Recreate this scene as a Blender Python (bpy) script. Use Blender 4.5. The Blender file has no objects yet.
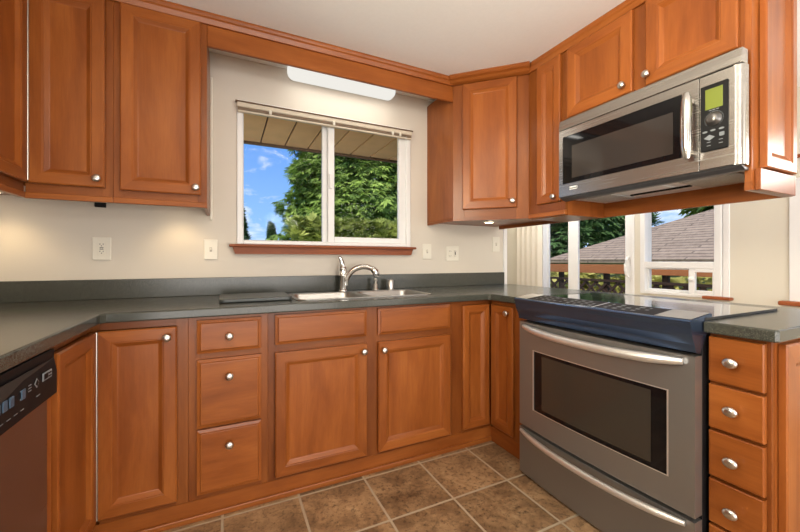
import bpy, bmesh, math, random
import numpy as np
from mathutils import Matrix, Vector

S = bpy.context.scene
COL = S.collection
R = math.radians
random.seed(7)
rng = np.random.default_rng(7)

# ------------------------------------------------------------------ camera
cam = bpy.data.cameras.new('camera')
cam.sensor_fit = 'HORIZONTAL'
cam.sensor_width = 36.0
cam.lens = 357.99 * 36 / 800
cam.shift_x = 0.0019
cam.shift_y = -0.00714
cam.clip_start = 0.02
cam.clip_end = 300
cam_o = bpy.data.objects.new('camera', cam)
COL.objects.link(cam_o)
cam_o.location = (-0.0427, -2.3713, 1.1179)
cam_o.rotation_euler = (R(90), 0, R(-25.635))
S.camera = cam_o

# ------------------------------------------------------------------ exposure
S.view_settings.view_transform = 'Standard'
S.view_settings.look = 'None'
S.view_settings.exposure = 0.0
S.view_settings.gamma = 1.0
S.view_settings.use_curve_mapping = False
S.cycles.use_denoising = True
S.cycles.max_bounces = 10
S.cycles.diffuse_bounces = 5
S.cycles.glossy_bounces = 5
S.cycles.transparent_max_bounces = 12
S.cycles.sample_clamp_indirect = 6.0
S.cycles.caustics_reflective = False
S.cycles.caustics_refractive = False


# ------------------------------------------------------------------ node helper
class NT:
    def __init__(s, tree):
        s.t = tree
        tree.nodes.clear()

    def n(s, typ, ins=None, **kw):
        nd = s.t.nodes.new(typ)
        for k, v in kw.items():
            setattr(nd, k, v)
        for k, v in (ins or {}).items():
            sock = nd.inputs[k]
            if hasattr(v, 'is_output'):
                s.t.links.new(v, sock)
            else:
                sock.default_value = v
        return nd

    def mix(s, fac, a, b, mode='MIX'):
        nd = s.t.nodes.new('ShaderNodeMix')
        nd.data_type = 'RGBA'
        nd.blend_type = mode
        for i, v in ((0, fac), (6, a), (7, b)):
            if hasattr(v, 'is_output'):
                s.t.links.new(v, nd.inputs[i])
            else:
                nd.inputs[i].default_value = v if i == 0 else (*v[:3], 1)
        return nd.outputs[2]

    def ramp(s, fac, stops):
        nd = s.t.nodes.new('ShaderNodeValToRGB')
        cr = nd.color_ramp
        while len(cr.elements) < len(stops):
            cr.elements.new(0.5)
        for e, (p, c) in zip(cr.elements, stops):
            e.position = p
            e.color = (*c[:3], 1) if not isinstance(c, (int, float)) else (c, c, c, 1)
        s.t.links.new(fac, nd.inputs[0])
        return nd.outputs[0]

    def math(s, op, a, b=0.0, c=None):
        nd = s.t.nodes.new('ShaderNodeMath')
        nd.operation = op
        for i, v in enumerate((a, b) if c is None else (a, b, c)):
            if hasattr(v, 'is_output'):
                s.t.links.new(v, nd.inputs[i])
            else:
                nd.inputs[i].default_value = v
        return nd.outputs[0]


# ------------------------------------------------------------------ world: blue sky with white clouds
w = bpy.data.worlds.new('sky')
S.world = w
w.use_nodes = True
t = NT(w.node_tree)
tc = t.n('ShaderNodeTexCoord')
sep = t.n('ShaderNodeSeparateXYZ', {0: tc.outputs['Generated']})
grad = t.ramp(sep.outputs[2], [(0.0, (.50, .68, .95)), (0.10, (.27, .50, .92)), (0.35, (.10, .28, .76)), (1.0, (.06, .18, .60))])
mp = t.n('ShaderNodeMapping', {0: tc.outputs['Generated'], 1: (0.62, 0.33, 0.2), 3: (1.0, 1.0, 2.6)})
n1 = t.n('ShaderNodeTexNoise', {'Vector': mp.outputs[0], 'Scale': 6.5, 'Detail': 9.0, 'Roughness': 0.6, 'Distortion': 0.35})
cl = t.ramp(n1.outputs[0], [(0.50, 0.0), (0.60, 0.6), (0.72, 1.0)])
skyc = t.mix(cl, grad, (.95, .96, 1.0))
bg = t.n('ShaderNodeBackground', {'Color': skyc, 'Strength': 1.25})
t.n('ShaderNodeOutputWorld', {0: bg.outputs[0]})

# ------------------------------------------------------------------ sun
sl = bpy.data.lights.new('sun', 'SUN')
sl.energy = 4.6
sl.angle = R(1.0)
sl.color = (1.0, .95, .86)
so = bpy.data.objects.new('sun', sl)
COL.objects.link(so)
so.rotation_euler = Vector((0.42, 0.62, -0.85)).to_track_quat('-Z', 'Y').to_euler()


# ------------------------------------------------------------------ added fill lights, out of view, with no fixture or window of their own
def area(name, loc, to, sx, sy, power, color, spread=180):
    l = bpy.data.lights.new(name, 'AREA')
    l.shape = 'RECTANGLE'
    l.size = sx
    l.size_y = sy
    l.energy = power
    l.color = color
    l.spread = R(spread)
    o = bpy.data.objects.new(name, l)
    COL.objects.link(o)
    o.location = loc
    o.rotation_euler = (Vector(to) - Vector(loc)).to_track_quat('-Z', 'Y').to_euler()
    return o


area('ceiling_fill', (0.30, -1.75, 2.27), (0.30, -1.75, 0), 1.2, 0.5, 9, (1.0, .88, .68))  # added warm fill from above, no fixture there
area('south_low_fill', (0.2, -4.35, .80), (0.6, 0, .45), 2.6, 1.2, 62, (1.0, .98, .95))  # added low fill for the base cabinets; the south wall has no window
area('nook_south_fill', (2.7, -4.35, 1.30), (3.0, 0, 1.1), 1.6, 1.9, 40, (1.0, .99, .97))  # added fill to brighten the nook and end panels, no window behind it
area('west_fill', (-1.09, -1.75, 1.85), (1.7, -1.25, 1.95), .9, .7, 24, (1.0, .90, .70), 80)  # added warm fill for the right wall cabinets; the west wall is solid
area('ceiling_up_fill', (0.7, -3.0, 1.7), (0.7, -2.7, 2.4), .4, .4, 17, (1.0, .97, .93))  # added upward fill to lighten the ceiling, no lamp stands there


def point_fill(name, loc, power, color, rad=.14):  # bare point light used as added fill
    l = bpy.data.lights.new(name, 'POINT')
    l.energy = power
    l.shadow_soft_size = rad
    l.color = color
    o = bpy.data.objects.new(name, l)
    COL.objects.link(o)
    o.location = loc


point_fill('south_point_fill', (0.6, -3.2, 1.7), 15, (1.0, .97, .93))  # added general fill behind the camera
point_fill('nook_point_fill', (2.85, .35, 2.12), 34, (1.0, .97, .92))  # added fill to lift the blinds and window wall, hidden by the cabinets
point_fill('dining_point_fill', (2.9, -2.2, 1.7), 16, (1.0, .97, .92))  # added fill for the south end of the nook


# ------------------------------------------------------------------ geometry helpers
class B:
    """A batch of geometry; T maps the local frame (x right, y back, z up) to the world."""

    def __init__(s, T=None):
        s.T = T or Matrix.Identity(4)
        s.v, s.f, s.m, s.sm, s.g = [], [], [], [], []

    def add(s, verts, faces, mat=0, smooth=False, grain='z'):
        o = len(s.v)
        s.v += [tuple(p) for p in verts]
        for f in faces:
            s.f.append([o + i for i in f])
            s.m.append(mat)
            s.sm.append(smooth)
            s.g.append(grain)
        return s

    def bm(s, bm, mat=0, smooth=False, grain='z'):
        bm.verts.index_update()
        s.add([v.co[:] for v in bm.verts], [[v.index for v in f.verts] for f in bm.faces], mat, smooth, grain)
        bm.free()
        return s

    def box(s, x0, x1, y0, y1, z0, z1, bev=0.0, seg=1, mat=0, grain='z', smooth=False):
        if x0 > x1: x0, x1 = x1, x0
        if y0 > y1: y0, y1 = y1, y0
        if z0 > z1: z0, z1 = z1, z0
        bm = bmesh.new()
        bmesh.ops.create_cube(bm, size=1.0)
        for v in bm.verts:
            v.co = Vector(((x0 + x1) / 2 + v.co.x * (x1 - x0), (y0 + y1) / 2 + v.co.y * (y1 - y0), (z0 + z1) / 2 + v.co.z * (z1 - z0)))
        if bev > 0:
            bmesh.ops.bevel(bm, geom=bm.edges[:], offset=bev, segments=seg, affect='EDGES', profile=0.5)
        return s.bm(bm, mat, smooth, grain)

    def prism(s, pts, axis, a0, a1, mat=0, grain='z', bev=0.0, seg=2):
        """pts: 2D outline; axis 'x': pts are (y,z); 'y': (x,z); 'z': (x,y)."""
        def P(p, a):
            return {'x': (a, p[0], p[1]), 'y': (p[0], a, p[1]), 'z': (p[0], p[1], a)}[axis]
        bm = bmesh.new()
        lo = [bm.verts.new(P(p, a0)) for p in pts]
        hi = [bm.verts.new(P(p, a1)) for p in pts]
        n = len(pts)
        bm.faces.new(lo[::-1])
        bm.faces.new(hi)
        for i in range(n):
            bm.faces.new((lo[i], lo[(i + 1) % n], hi[(i + 1) % n], hi[i]))
        bmesh.ops.recalc_face_normals(bm, faces=bm.faces[:])
        if bev > 0:
            bmesh.ops.bevel(bm, geom=bm.edges[:], offset=bev, segments=seg, affect='EDGES', profile=0.5)
        return s.bm(bm, mat, False, grain)

    def lathe(s, prof, c, axis='z', n=20, mat=0, sx=1.0, sy=1.0):
        """prof: (radius, height) pairs; axis the spin axis ('-y' points to the viewer)."""
        vs, fs = [], []
        for r, h in prof:
            for k in range(n):
                a = 2 * math.pi * k / n
                p, q = r * math.cos(a) * sx, r * math.sin(a) * sy
                vs.append({'z': (c[0] + p, c[1] + q, c[2] + h), '-y': (c[0] + p, c[1] - h, c[2] + q), '-z': (c[0] + p, c[1] - q, c[2] - h), 'x': (c[0] + h, c[1] + p, c[2] + q)}[axis])
        for i in range(len(prof) - 1):
            for k in range(n):
                a, b = i * n + k, i * n + (k + 1) % n
                fs.append((a, b, b + n, a + n))
        s.add(vs, fs, mat, True)
        s.add(vs[:n], [tuple(range(n))[::-1]], mat)
        s.add(vs[-n:], [tuple(range(n))], mat)
        return s

    def tube(s, path, rad, n=12, mat=0, flat=1.0, up=(0, 0, 1)):
        P = [Vector(p) for p in path]
        rs = rad if hasattr(rad, '__len__') else [rad] * len(P)
        vs, fs = [], []
        for i, p in enumerate(P):
            d = (P[min(i + 1, len(P) - 1)] - P[max(i - 1, 0)]).normalized()
            u = Vector(up)
            if abs(d.dot(u)) > .98: u = Vector((0, 1, 0))
            a = d.cross(u).normalized()
            b = a.cross(d).normalized()
            for k in range(n):
                q = 2 * math.pi * k / n
                vs.append(p + a * (math.cos(q) * rs[i] * flat) + b * (math.sin(q) * rs[i]))
        for i in range(len(P) - 1):
            for k in range(n):
                a, b = i * n + k, i * n + (k + 1) % n
                fs.append((a, b, b + n, a + n))
        s.add(vs, fs, mat, True)
        s.add(vs[:n], [tuple(range(n))], mat)
        s.add(vs[-n:], [tuple(range(n))[::-1]], mat)
        return s

    def rings(s, x0, x1, z0, z1, prof, cap=True, mat=0, frame_grain=True, capgrain='z'):
        """nested rectangles (inset, y): a mitred frame; cap closes the innermost one."""
        vs = []
        for ins, y in prof:
            vs += [(x0 + ins, y, z0 + ins), (x1 - ins, y, z0 + ins), (x1 - ins, y, z1 - ins), (x0 + ins, y, z1 - ins)]
        hor, ver = [], []
        for i in range(len(prof) - 1):
            for k in range(4):
                f = (i * 4 + k, i * 4 + (k + 1) % 4, i * 4 + 4 + (k + 1) % 4, i * 4 + 4 + k)
                (hor if k in (0, 2) else ver).append(f)
        if frame_grain:
            s.add(vs, hor, mat, grain='x')
            s.add(vs, ver, mat, grain='z')
        else:
            s.add(vs, hor + ver, mat, grain=capgrain)
        if cap:
            s.add(vs[-4:], [(0, 1, 2, 3)], mat, grain=capgrain)
        return s


ORG = {}


def origin(o):
    return ORG.get(o.name, Vector((0, 0, 0)))


def obj(name, b, mats, parent=None, loc=None):
    """link ONE mesh object; coordinates are authored in the world frame."""
    if not isinstance(mats, (list, tuple)): mats = [mats]
    org = Vector(loc) if loc is not None else (origin(parent) if parent else Vector((0, 0, 0)))
    me = bpy.data.meshes.new(name)
    W = [b.T @ Vector(p) - org for p in b.v]
    me.from_pydata([p[:] for p in W], [], b.f)
    for m in mats: me.materials.append(m)
    me.polygons.foreach_set('material_index', b.m)
    me.polygons.foreach_set('use_smooth', b.sm)
    at = me.attributes.new('gco', 'FLOAT_VECTOR', 'CORNER')
    L = np.array(b.v, dtype=np.float32)
    idx = np.array([i for f in b.f for i in f])
    gr = np.array([{'z': 0, 'x': 1, 'y': 2}[g] for f, g in zip(b.f, b.g) for _ in f])
    c = L[idx]
    out = c.copy()
    out[gr == 1] = c[gr == 1][:, [2, 1, 0]]
    out[gr == 2] = c[gr == 2][:, [0, 2, 1]]
    at.data.foreach_set('vector', out.ravel())
    me.validate()
    me.update()
    o = bpy.data.objects.new(name, me)
    COL.objects.link(o)
    ORG[o.name] = org
    if parent:
        o.parent = parent
    else:
        o.location = org
    return o


def tag(o, label, cat, group=None, kind=None):
    o['label'] = label
    o['category'] = cat
    if group: o['group'] = group
    if kind: o['kind'] = kind
    return o


def thing(name, label, cat, loc, group=None):
    o = bpy.data.objects.new(name, None)
    COL.objects.link(o)
    o.location = loc
    o.empty_display_size = 0.1
    ORG[o.name] = Vector(loc)
    return tag(o, label, cat, group)


def struct(name, b, mats, label=None, cat=None, parent=None, loc=None):
    o = obj(name, b, mats, parent, loc)
    if parent is None:
        o['kind'] = 'structure'
        if label: o['label'] = label
        if cat: o['category'] = cat
    return o


def TR(x=0, y=0, z=0, rot=0):
    return Matrix.Translation((x, y, z)) @ Matrix.Rotation(R(rot), 4, 'Z')


# ------------------------------------------------------------------ materials
def mat(name):
    m = bpy.data.materials.new(name)
    m.use_nodes = True
    return m, NT(m.node_tree)


def out(t, bsdf):
    t.n('ShaderNodeOutputMaterial', {0: bsdf})


def plain(name, col, rough=.5, metal=0.0, spec=.5, coat=0.0, noise=0.0, nscale=30.0, bump=0.0):
    m, t = mat(name)
    c = (*col, 1)
    ins = {'Roughness': rough, 'Metallic': metal, 'Specular IOR Level': spec, 'Coat Weight': coat, 'Coat Roughness': .1}
    if noise or bump:
        tc = t.n('ShaderNodeTexCoord')
        nz = t.n('ShaderNodeTexNoise', {'Vector': tc.outputs['Object'], 'Scale': nscale, 'Detail': 5.0})
        if noise:
            c = t.mix(nz.outputs[0], [x * (1 - noise) for x in col], [min(1, x * (1 + noise)) for x in col])
        if bump:
            bp = t.n('ShaderNodeBump', {'Height': nz.outputs[0], 'Strength': bump, 'Distance': .01})
            ins['Normal'] = bp.outputs[0]
    ins['Base Color'] = c
    b = t.n('ShaderNodeBsdfPrincipled', ins)
    out(t, b.outputs[0])
    return m


def wood(name, dark, mid, light, rough=.33):
    m, t = mat(name)
    at = t.n('ShaderNodeAttribute', attribute_name='gco')
    oi = t.n('ShaderNodeObjectInfo')
    off = t.math('MULTIPLY', oi.outputs['Random'], 37.0)
    cmb = t.n('ShaderNodeCombineXYZ', {0: off, 1: off, 2: off})
    ad = t.n('ShaderNodeVectorMath', {0: at.outputs['Vector'], 1: cmb.outputs[0]}, operation='ADD')
    m1 = t.n('ShaderNodeMapping', {0: ad.outputs[0], 3: (9, 9, 1.6)})
    blotch = t.n('ShaderNodeTexNoise', {'Vector': m1.outputs[0], 'Scale': 1.0, 'Detail': 5.0, 'Roughness': .6, 'Distortion': .4})
    m2 = t.n('ShaderNodeMapping', {0: ad.outputs[0], 3: (220, 220, 9)})
    fine = t.n('ShaderNodeTexNoise', {'Vector': m2.outputs[0], 'Scale': 1.0, 'Detail': 3.0})
    m3 = t.n('ShaderNodeMapping', {0: ad.outputs[0], 3: (42, 42, 5)})
    streak = t.n('ShaderNodeTexNoise', {'Vector': m3.outputs[0], 'Scale': 1.0, 'Detail': 4.0, 'Distortion': .8})
    c = t.ramp(blotch.outputs[0], [(.30, dark), (.50, mid), (.72, light)])
    c = t.mix(t.ramp(streak.outputs[0], [(.35, .20), (.6, 0.0)]), c, dark)
    c = t.mix(t.ramp(fine.outputs[0], [(.35, .12), (.6, 0.0)]), c, [x * .6 for x in dark])
    hs = t.n('ShaderNodeHueSaturation', {'Color': c, 'Value': t.math('MULTIPLY_ADD', oi.outputs['Random'], .16, .92)})
    bp = t.n('ShaderNodeBump', {'Height': fine.outputs[0], 'Strength': .05, 'Distance': .002})
    b = t.n('ShaderNodeBsdfPrincipled', {'Base Color': hs.outputs[0], 'Roughness': rough, 'Specular IOR Level': .30, 'Coat Weight': .10, 'Coat Roughness': .2, 'Normal': bp.outputs[0]})
    out(t, b.outputs[0])
    return m


def steel(name, col, rough, axis='y', aniso=True):
    m, t = mat(name)
    tc = t.n('ShaderNodeTexCoord')
    sc = {'x': (1.5, 260, 260), 'y': (260, 1.5, 260), 'z': (260, 260, 1.5)}[axis]
    mp = t.n('ShaderNodeMapping', {0: tc.outputs['Object'], 3: sc})
    nz = t.n('ShaderNodeTexNoise', {'Vector': mp.outputs[0], 'Scale': 1.0, 'Detail': 3.0})
    c = t.mix(nz.outputs[0], [x * .93 for x in col], [min(1, x * 1.06) for x in col])
    r = t.math('MULTIPLY_ADD', nz.outputs[0], .10, rough - .05)
    bp = t.n('ShaderNodeBump', {'Height': nz.outputs[0], 'Strength': .02, 'Distance': .0004})
    b = t.n('ShaderNodeBsdfPrincipled', {'Base Color': c, 'Metallic': .92, 'Roughness': r, 'Normal': bp.outputs[0]})
    out(t, b.outputs[0])
    return m


def pane_mat(name, tint=(1, 1, 1), refl=1.0):
    """thin window glass: what passes straight through plus its mirror reflection"""
    m, t = mat(name)
    fr = t.n('ShaderNodeFresnel', {'IOR': 1.5})
    f = t.math('MULTIPLY', fr.outputs[0], refl)
    tr = t.n('ShaderNodeBsdfTransparent', {'Color': (*tint, 1)})
    gl = t.n('ShaderNodeBsdfGlossy', {'Color': (1, 1, 1, 1), 'Roughness': 0.0})
    mx = t.n('ShaderNodeMixShader', {0: f, 1: tr.outputs[0], 2: gl.outputs[0]})
    out(t, mx.outputs[0])
    return m


def emit(name, col, strength):
    m, t = mat(name)
    e = t.n('ShaderNodeEmission', {'Color': (*col, 1), 'Strength': strength})
    out(t, e.outputs[0])
    return m


WOOD = wood('stained_maple', (.200, .050, .0085), (.29, .083, .0155), (.38, .120, .025))
FRAMEWOOD = wood('dark_maple_frame', (.150, .038, .0070), (.215, .060, .0115), (.28, .087, .018))  # darker mix of the cabinet wood, used on every face frame
SILLWOOD = wood('sill_cherry', (.21, .050, .014), (.29, .076, .021), (.36, .10, .030), .6)
DARKGAP = plain('cabinet_shadow_gap', (.03, .012, .006), .8)
HINGE = plain('hinge_nickel', (.62, .60, .55), .35, 1.0)
NICKEL = plain('satin_nickel', (.66, .64, .61), .30, 1.0)
CHROME = plain('polished_chrome', (.72, .71, .69), .14, 1.0)
WALLM = plain('cream_wall_paint', (.65, .595, .515), .75, spec=.25, noise=.03, nscale=3, bump=.02)
NOOKWALL = plain('pale_nook_paint', (.68, .64, .54), .7, spec=.25, noise=.02, nscale=3)
CEILM = plain('ceiling_paint', (.86, .86, .845), .85, spec=.2, noise=.03, nscale=60, bump=.05)
WHITE = plain('white_vinyl', (.80, .80, .79), .35)
PLATE = plain('ivory_plastic', (.74, .70, .60), .35)
BLACK = plain('black_plastic', (.007, .007, .008), .5, spec=.2)
BLACKGLASS = plain('black_glass', (.005, .005, .006), .05, spec=.4)
PRINT = plain('panel_printing', (.21, .23, .245), .5)
BLUEPRINT = plain('panel_blue_buttons', (.055, .095, .15), .4)
RANGE_STEEL = plain('satin_steel_range', (.27, .26, .245), .28, .68)
MICRO_STEEL = steel('brushed_steel_microwave', (.43, .41, .38), .26, 'y')
NOSE_STEEL = plain('dark_polished_steel', (.085, .135, .245), .22, .85)
HANDLE_STEEL = plain('satin_handle_steel', (.80, .79, .77), .32, .8)
DW_STEEL = steel('dark_stainless_dishwasher', (.27, .225, .205), .30, 'y')
SINK_STEEL = plain('sink_steel', (.46, .45, .43), .28, 1.0, noise=.06, nscale=40)
GREASE = plain('metal_mesh_filter', (.50, .50, .49), .5, .4, noise=.5, nscale=300, bump=.4)
GALV = plain('bright_galvanised', (.82, .82, .82), .4, .25, noise=.15, nscale=25)
LCD = plain('green_lcd', (.17, .21, .03), .3)
RUBBER = plain('dark_rubber', (.02, .02, .02), .6)

# counter: dark green-grey speckled laminate
COUNTER, t = mat('speckled_green_grey_laminate')
tc = t.n('ShaderNodeTexCoord')
na = t.n('ShaderNodeTexNoise', {'Vector': tc.outputs['Object'], 'Scale': 420.0, 'Detail': 2.0})
nb = t.n('ShaderNodeTexNoise', {'Vector': tc.outputs['Object'], 'Scale': 170.0, 'Detail': 3.0})
c = t.ramp(na.outputs[0], [(.30, (.026, .028, .023)), (.52, (.054, .056, .046)), (.74, (.125, .124, .10))])
c = t.mix(t.ramp(nb.outputs[0], [(.55, 0.0), (.75, .5)]), c, (.035, .042, .04))
b = t.n('ShaderNodeBsdfPrincipled', {'Base Color': c, 'Roughness': .20, 'Specular IOR Level': .45})
out(t, b.outputs[0])

# floor: brown mottled stone-look tile, grout lines at 0.3255 m
TILE, t = mat('brown_slate_tile')
tc = t.n('ShaderNodeTexCoord')
P0 = 0.3255
sp = t.n('ShaderNodeSeparateXYZ', {0: tc.outputs['Object']})


def grid(o, off):
    u = t.math('ADD', o, off)
    u = t.math('DIVIDE', u, P0)
    fr = t.math('FRACT', u)
    fl = t.math('FLOOR', u)
    d = t.math('ABSOLUTE', t.math('SUBTRACT', fr, .5))
    return d, fl


dx, fx = grid(sp.outputs[0], 20 * P0 - 1.243)
dy, fy = grid(sp.outputs[1], 20 * P0 + 0.643)
edge = t.math('MAXIMUM', dx, dy)
wob = t.n('ShaderNodeTexNoise', {'Vector': tc.outputs['Object'], 'Scale': 60.0, 'Detail': 2.0})
edge = t.math('ADD', edge, t.math('MULTIPLY_ADD', wob.outputs[0], .008, -.004))
gr = t.ramp(edge, [(.480, 0.0), (.488, 1.0)])
cid = t.n('ShaderNodeCombineXYZ', {0: fx, 1: fy})
wn = t.n('ShaderNodeTexWhiteNoise', {'Vector': cid.outputs[0]}, noise_dimensions='3D')
shift = t.n('ShaderNodeVectorMath', {0: wn.outputs['Color'], 1: (9, 9, 9)}, operation='MULTIPLY')
pos = t.n('ShaderNodeVectorMath', {0: tc.outputs['Object'], 1: shift.outputs[0]}, operation='ADD')
big = t.n('ShaderNodeTexNoise', {'Vector': pos.outputs[0], 'Scale': 7.0, 'Detail': 8.0, 'Roughness': .68, 'Distortion': .6})
pit = t.n('ShaderNodeTexNoise', {'Vector': pos.outputs[0], 'Scale': 55.0, 'Detail': 6.0, 'Roughness': .75})
c = t.ramp(big.outputs[0], [(.28, (.12, .066, .032)), (.45, (.26, .155, .078)), (.58, (.38, .235, .12)), (.75, (.52, .36, .20))])
c = t.mix(t.ramp(pit.outputs[0], [(.34, .75), (.50, 0.0)]), c, (.055, .030, .017))
hs = t.n('ShaderNodeHueSaturation', {'Color': c, 'Value': t.math('MULTIPLY_ADD', wn.outputs['Value'], .45, .80)})
c = t.mix(gr, hs.outputs[0], (.46, .37, .26))
hgt = t.math('SUBTRACT', t.math('MULTIPLY', pit.outputs[0], .35), gr)
bp = t.n('ShaderNodeBump', {'Height': hgt, 'Strength': .35, 'Distance': .004})
b = t.n('ShaderNodeBsdfPrincipled', {'Base Color': c, 'Roughness': .36, 'Specular IOR Level': .4, 'Normal': bp.outputs[0]})
out(t, b.outputs[0])

GLASS = pane_mat('clear_window_glass', (.98, .985, .98), .04)
OVENGLASS = plain('dark_oven_glass', (.035, .030, .024), .05, spec=.65)
COOKGLASS = plain('black_ceramic_glass', (.012, .013, .014), .03, spec=1.0, coat=.8)
MICROGLASS = plain('smoked_microwave_glass', (.035, .03, .028), .06, spec=.7)


# foliage
def leafmat(name, dark, light, scale=1.2):
    m, t = mat(name)
    tc = t.n('ShaderNodeTexCoord')
    a = t.n('ShaderNodeTexNoise', {'Vector': tc.outputs['Object'], 'Scale': scale, 'Detail': 6.0, 'Roughness': .7})
    gi = t.n('ShaderNodeAttribute', attribute_name='tone')
    f = t.math('ADD', t.math('MULTIPLY', a.outputs[0], .6), t.math('MULTIPLY', gi.outputs['Fac'], .5))
    c = t.ramp(f, [(.25, dark), (.85, light)])
    d = t.n('ShaderNodeBsdfPrincipled', {'Base Color': c, 'Roughness': .6, 'Specular IOR Level': .25})
    tr = t.n('ShaderNodeBsdfTranslucent', {'Color': c})
    mx = t.n('ShaderNodeMixShader', {0: .25, 1: d.outputs[0], 2: tr.outputs[0]})
    out(t, mx.outputs[0])
    return m


CEDAR = leafmat('cedar_green', (.035, .10, .014), (.50, .66, .15))
DARKFIR = leafmat('dark_fir_green', (.025, .07, .022), (.15, .27, .09))
HEDGEM = leafmat('hedge_green', (.14, .20, .03), (.66, .70, .20), 3.0)
BARK = plain('bark', (.09, .06, .04), .9, noise=.4, nscale=12)
GRASSM = plain('lawn_green', (.20, .28, .07), .9, noise=.4, nscale=4)
SOFFIT = plain('tan_soffit_board', (.86, .53, .25), .7, noise=.12, nscale=8)
FASCIA = plain('brown_fascia', (.16, .10, .06), .7)
ROOFM, t = mat('brown_shingles')
tc = t.n('ShaderNodeTexCoord')
br = t.n('ShaderNodeTexBrick', {'Vector': tc.outputs['UV'], 'Color1': (.40, .29, .20, 1), 'Color2': (.26, .185, .125, 1), 'Mortar': (.05, .032, .022, 1), 'Scale': 1.0, 'Mortar Size': .028, 'Brick Width': 1.9, 'Row Height': .17, 'Bias': 0.0})
nz = t.n('ShaderNodeTexNoise', {'Vector': tc.outputs['Object'], 'Scale': 6.0, 'Detail': 9.0, 'Roughness': .75})
c = t.mix(.45, br.outputs[0], t.ramp(nz.outputs[0], [(.3, (.20, .14, .095)), (.7, (.60, .46, .34))]))
b = t.n('ShaderNodeBsdfPrincipled', {'Base Color': c, 'Roughness': .9})
out(t, b.outputs[0])
DECKWOOD = plain('orange_deck_cap', (.38, .14, .05), .6, noise=.2, nscale=15)
LATTICE = plain('dark_brown_lattice', (.045, .022, .014), .7)

# ================================================================== SETTING
CEIL = 2.34
XL, XE = -1.12, 3.60          # left wall, nook (east) window wall
YS = -4.6                     # wall behind the camera
# floor
struct('floor', B().box(XL, XE, YS, 1.6, -.06, 0), TILE, 'brown slate-look tile floor with pale grout', 'floor', loc=(0, 0, 0))
struct('ceiling', B().box(XL - .1, XE + .1, YS - .1, 1.7, CEIL, CEIL + .1), CEILM, 'plain off-white painted ceiling', 'ceiling')
# north (window) wall with the opening of window_1
WX0, WX1, WZ0, WZ1 = .012, 1.190, 1.215, 2.088
b = B()
b.box(XL, WX0, 0, .14, 0, CEIL).box(WX1, 2.085, 0, .14, 0, CEIL).box(WX0, WX1, 0, .14, 0, WZ0).box(WX0, WX1, 0, .14, WZ1, CEIL)
struct('wall_north', b, WALLM, 'cream painted wall behind the sink', 'wall', loc=(0, 0, 0))
struct('wall_west', B().box(XL - .1, XL, YS, .14, 0, CEIL), WALLM, 'cream wall at the dishwasher side', 'wall')
struct('wall_south', B().box(XL - .1, XE + .1, YS - .1, YS, 0, CEIL), WALLM, 'cream wall behind the camera', 'wall')
# nook: return wall, far wall with openings
struct('wall_return', B().box(1.985, 2.085, .14, 1.7, 0, CEIL), WALLM, 'cream return wall of the dining nook', 'wall')
struct('wall_nook', B().box(2.085, XE + .1, 1.6, 1.7, 0, CEIL), NOOKWALL, 'cream end wall of the dining nook', 'wall')
DY0, DY1 = -.185, .97          # sliding door
VY0, VY1 = -.932, -.245         # casement window
FY0, FY1 = -2.40, -1.27      # right hand window
b = B()
b.box(XE, XE + .12, DY1, 1.6, 0, CEIL).box(XE, XE + .12, DY0, DY1, 2.08, CEIL)
b.box(XE, XE + .12, VY1, DY0, 0, CEIL).box(XE, XE + .12, VY0, VY1, 0, .80).box(XE, XE + .12, VY0, VY1, 2.05, CEIL)
b.box(XE, XE + .12, FY1, VY0, 0, CEIL).box(XE, XE + .12, FY0, FY1, 0, .80).box(XE, XE + .12, FY0, FY1, 1.70, CEIL)
b.box(XE, XE + .12, YS, FY0, 0, CEIL)
struct('wall_east', b, NOOKWALL, 'cream window wall of the dining nook', 'wall')
# white corner bead where the sink wall ends
struct('trim_1', B().box(2.085, 2.125, -.012, .14, 0, CEIL, .004), WHITE, 'narrow white trim strip at the end of the sink wall', 'trim')

# ---- window_1 over the sink: sliding vinyl window
w1 = struct('window_1', B().box(WX0, WX0 + .034, -.012, .07, WZ0, WZ1, .004).box(WX1 - .034, WX1, -.012, .07, WZ0, WZ1, .004)
            .box(WX0 + .034, WX1 - .034, -.012, .07, WZ0, WZ0 + .024, .004).box(WX0 + .034, WX1 - .034, -.012, .07, WZ1 - .03, WZ1, .004),
            WHITE, 'white sliding window above the sink', 'window', loc=(.6, 0, WZ0))


def sash(par, x0, x1, z0, z1, y0, y1, sw, T=None, name='sash'):
    q = B(T)
    q.box(x0, x0 + sw[0], y0, y1, z0, z1, .003).box(x1 - sw[1], x1, y0, y1, z0, z1, .003)
    q.box(x0 + sw[0], x1 - sw[1], y0, y1, z0, z0 + sw[2], .003).box(x0 + sw[0], x1 - sw[1], y0, y1, z1 - sw[3], z1, .003)
    s = obj(name, q, WHITE, par)
    g = B(T).box(x0 + sw[0], x1 - sw[1], (y0 + y1) / 2 - .002, (y0 + y1) / 2 + .002, z0 + sw[2], z1 - sw[3])
    obj('pane', g, GLASS, s)
    return s


zb, zt = WZ0 + .024, WZ1 - .03
sash(w1, WX0 + .034, .585, zb, zt, .038, .062, (.006, .044, .006, .010))
rs = sash(w1, .572, WX1 - .034, zb, zt, .004, .034, (.044, .056, .038, .03))
obj('sash_latch', B().box(.578, .598, -.012, .006, 1.60, 1.70, .004), WHITE, rs)
# wooden sill and apron
b = B()
b.box(-.030, 1.216, -.058, -.013, 1.198, 1.214, .004, grain='x')
b.prism([(-.012, 1.199), (1.198, 1.199), (1.183, 1.156), (.003, 1.156)], 'y', -.036, -.001, grain='x')
obj('window_sill', b, SILLWOOD, w1)

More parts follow.
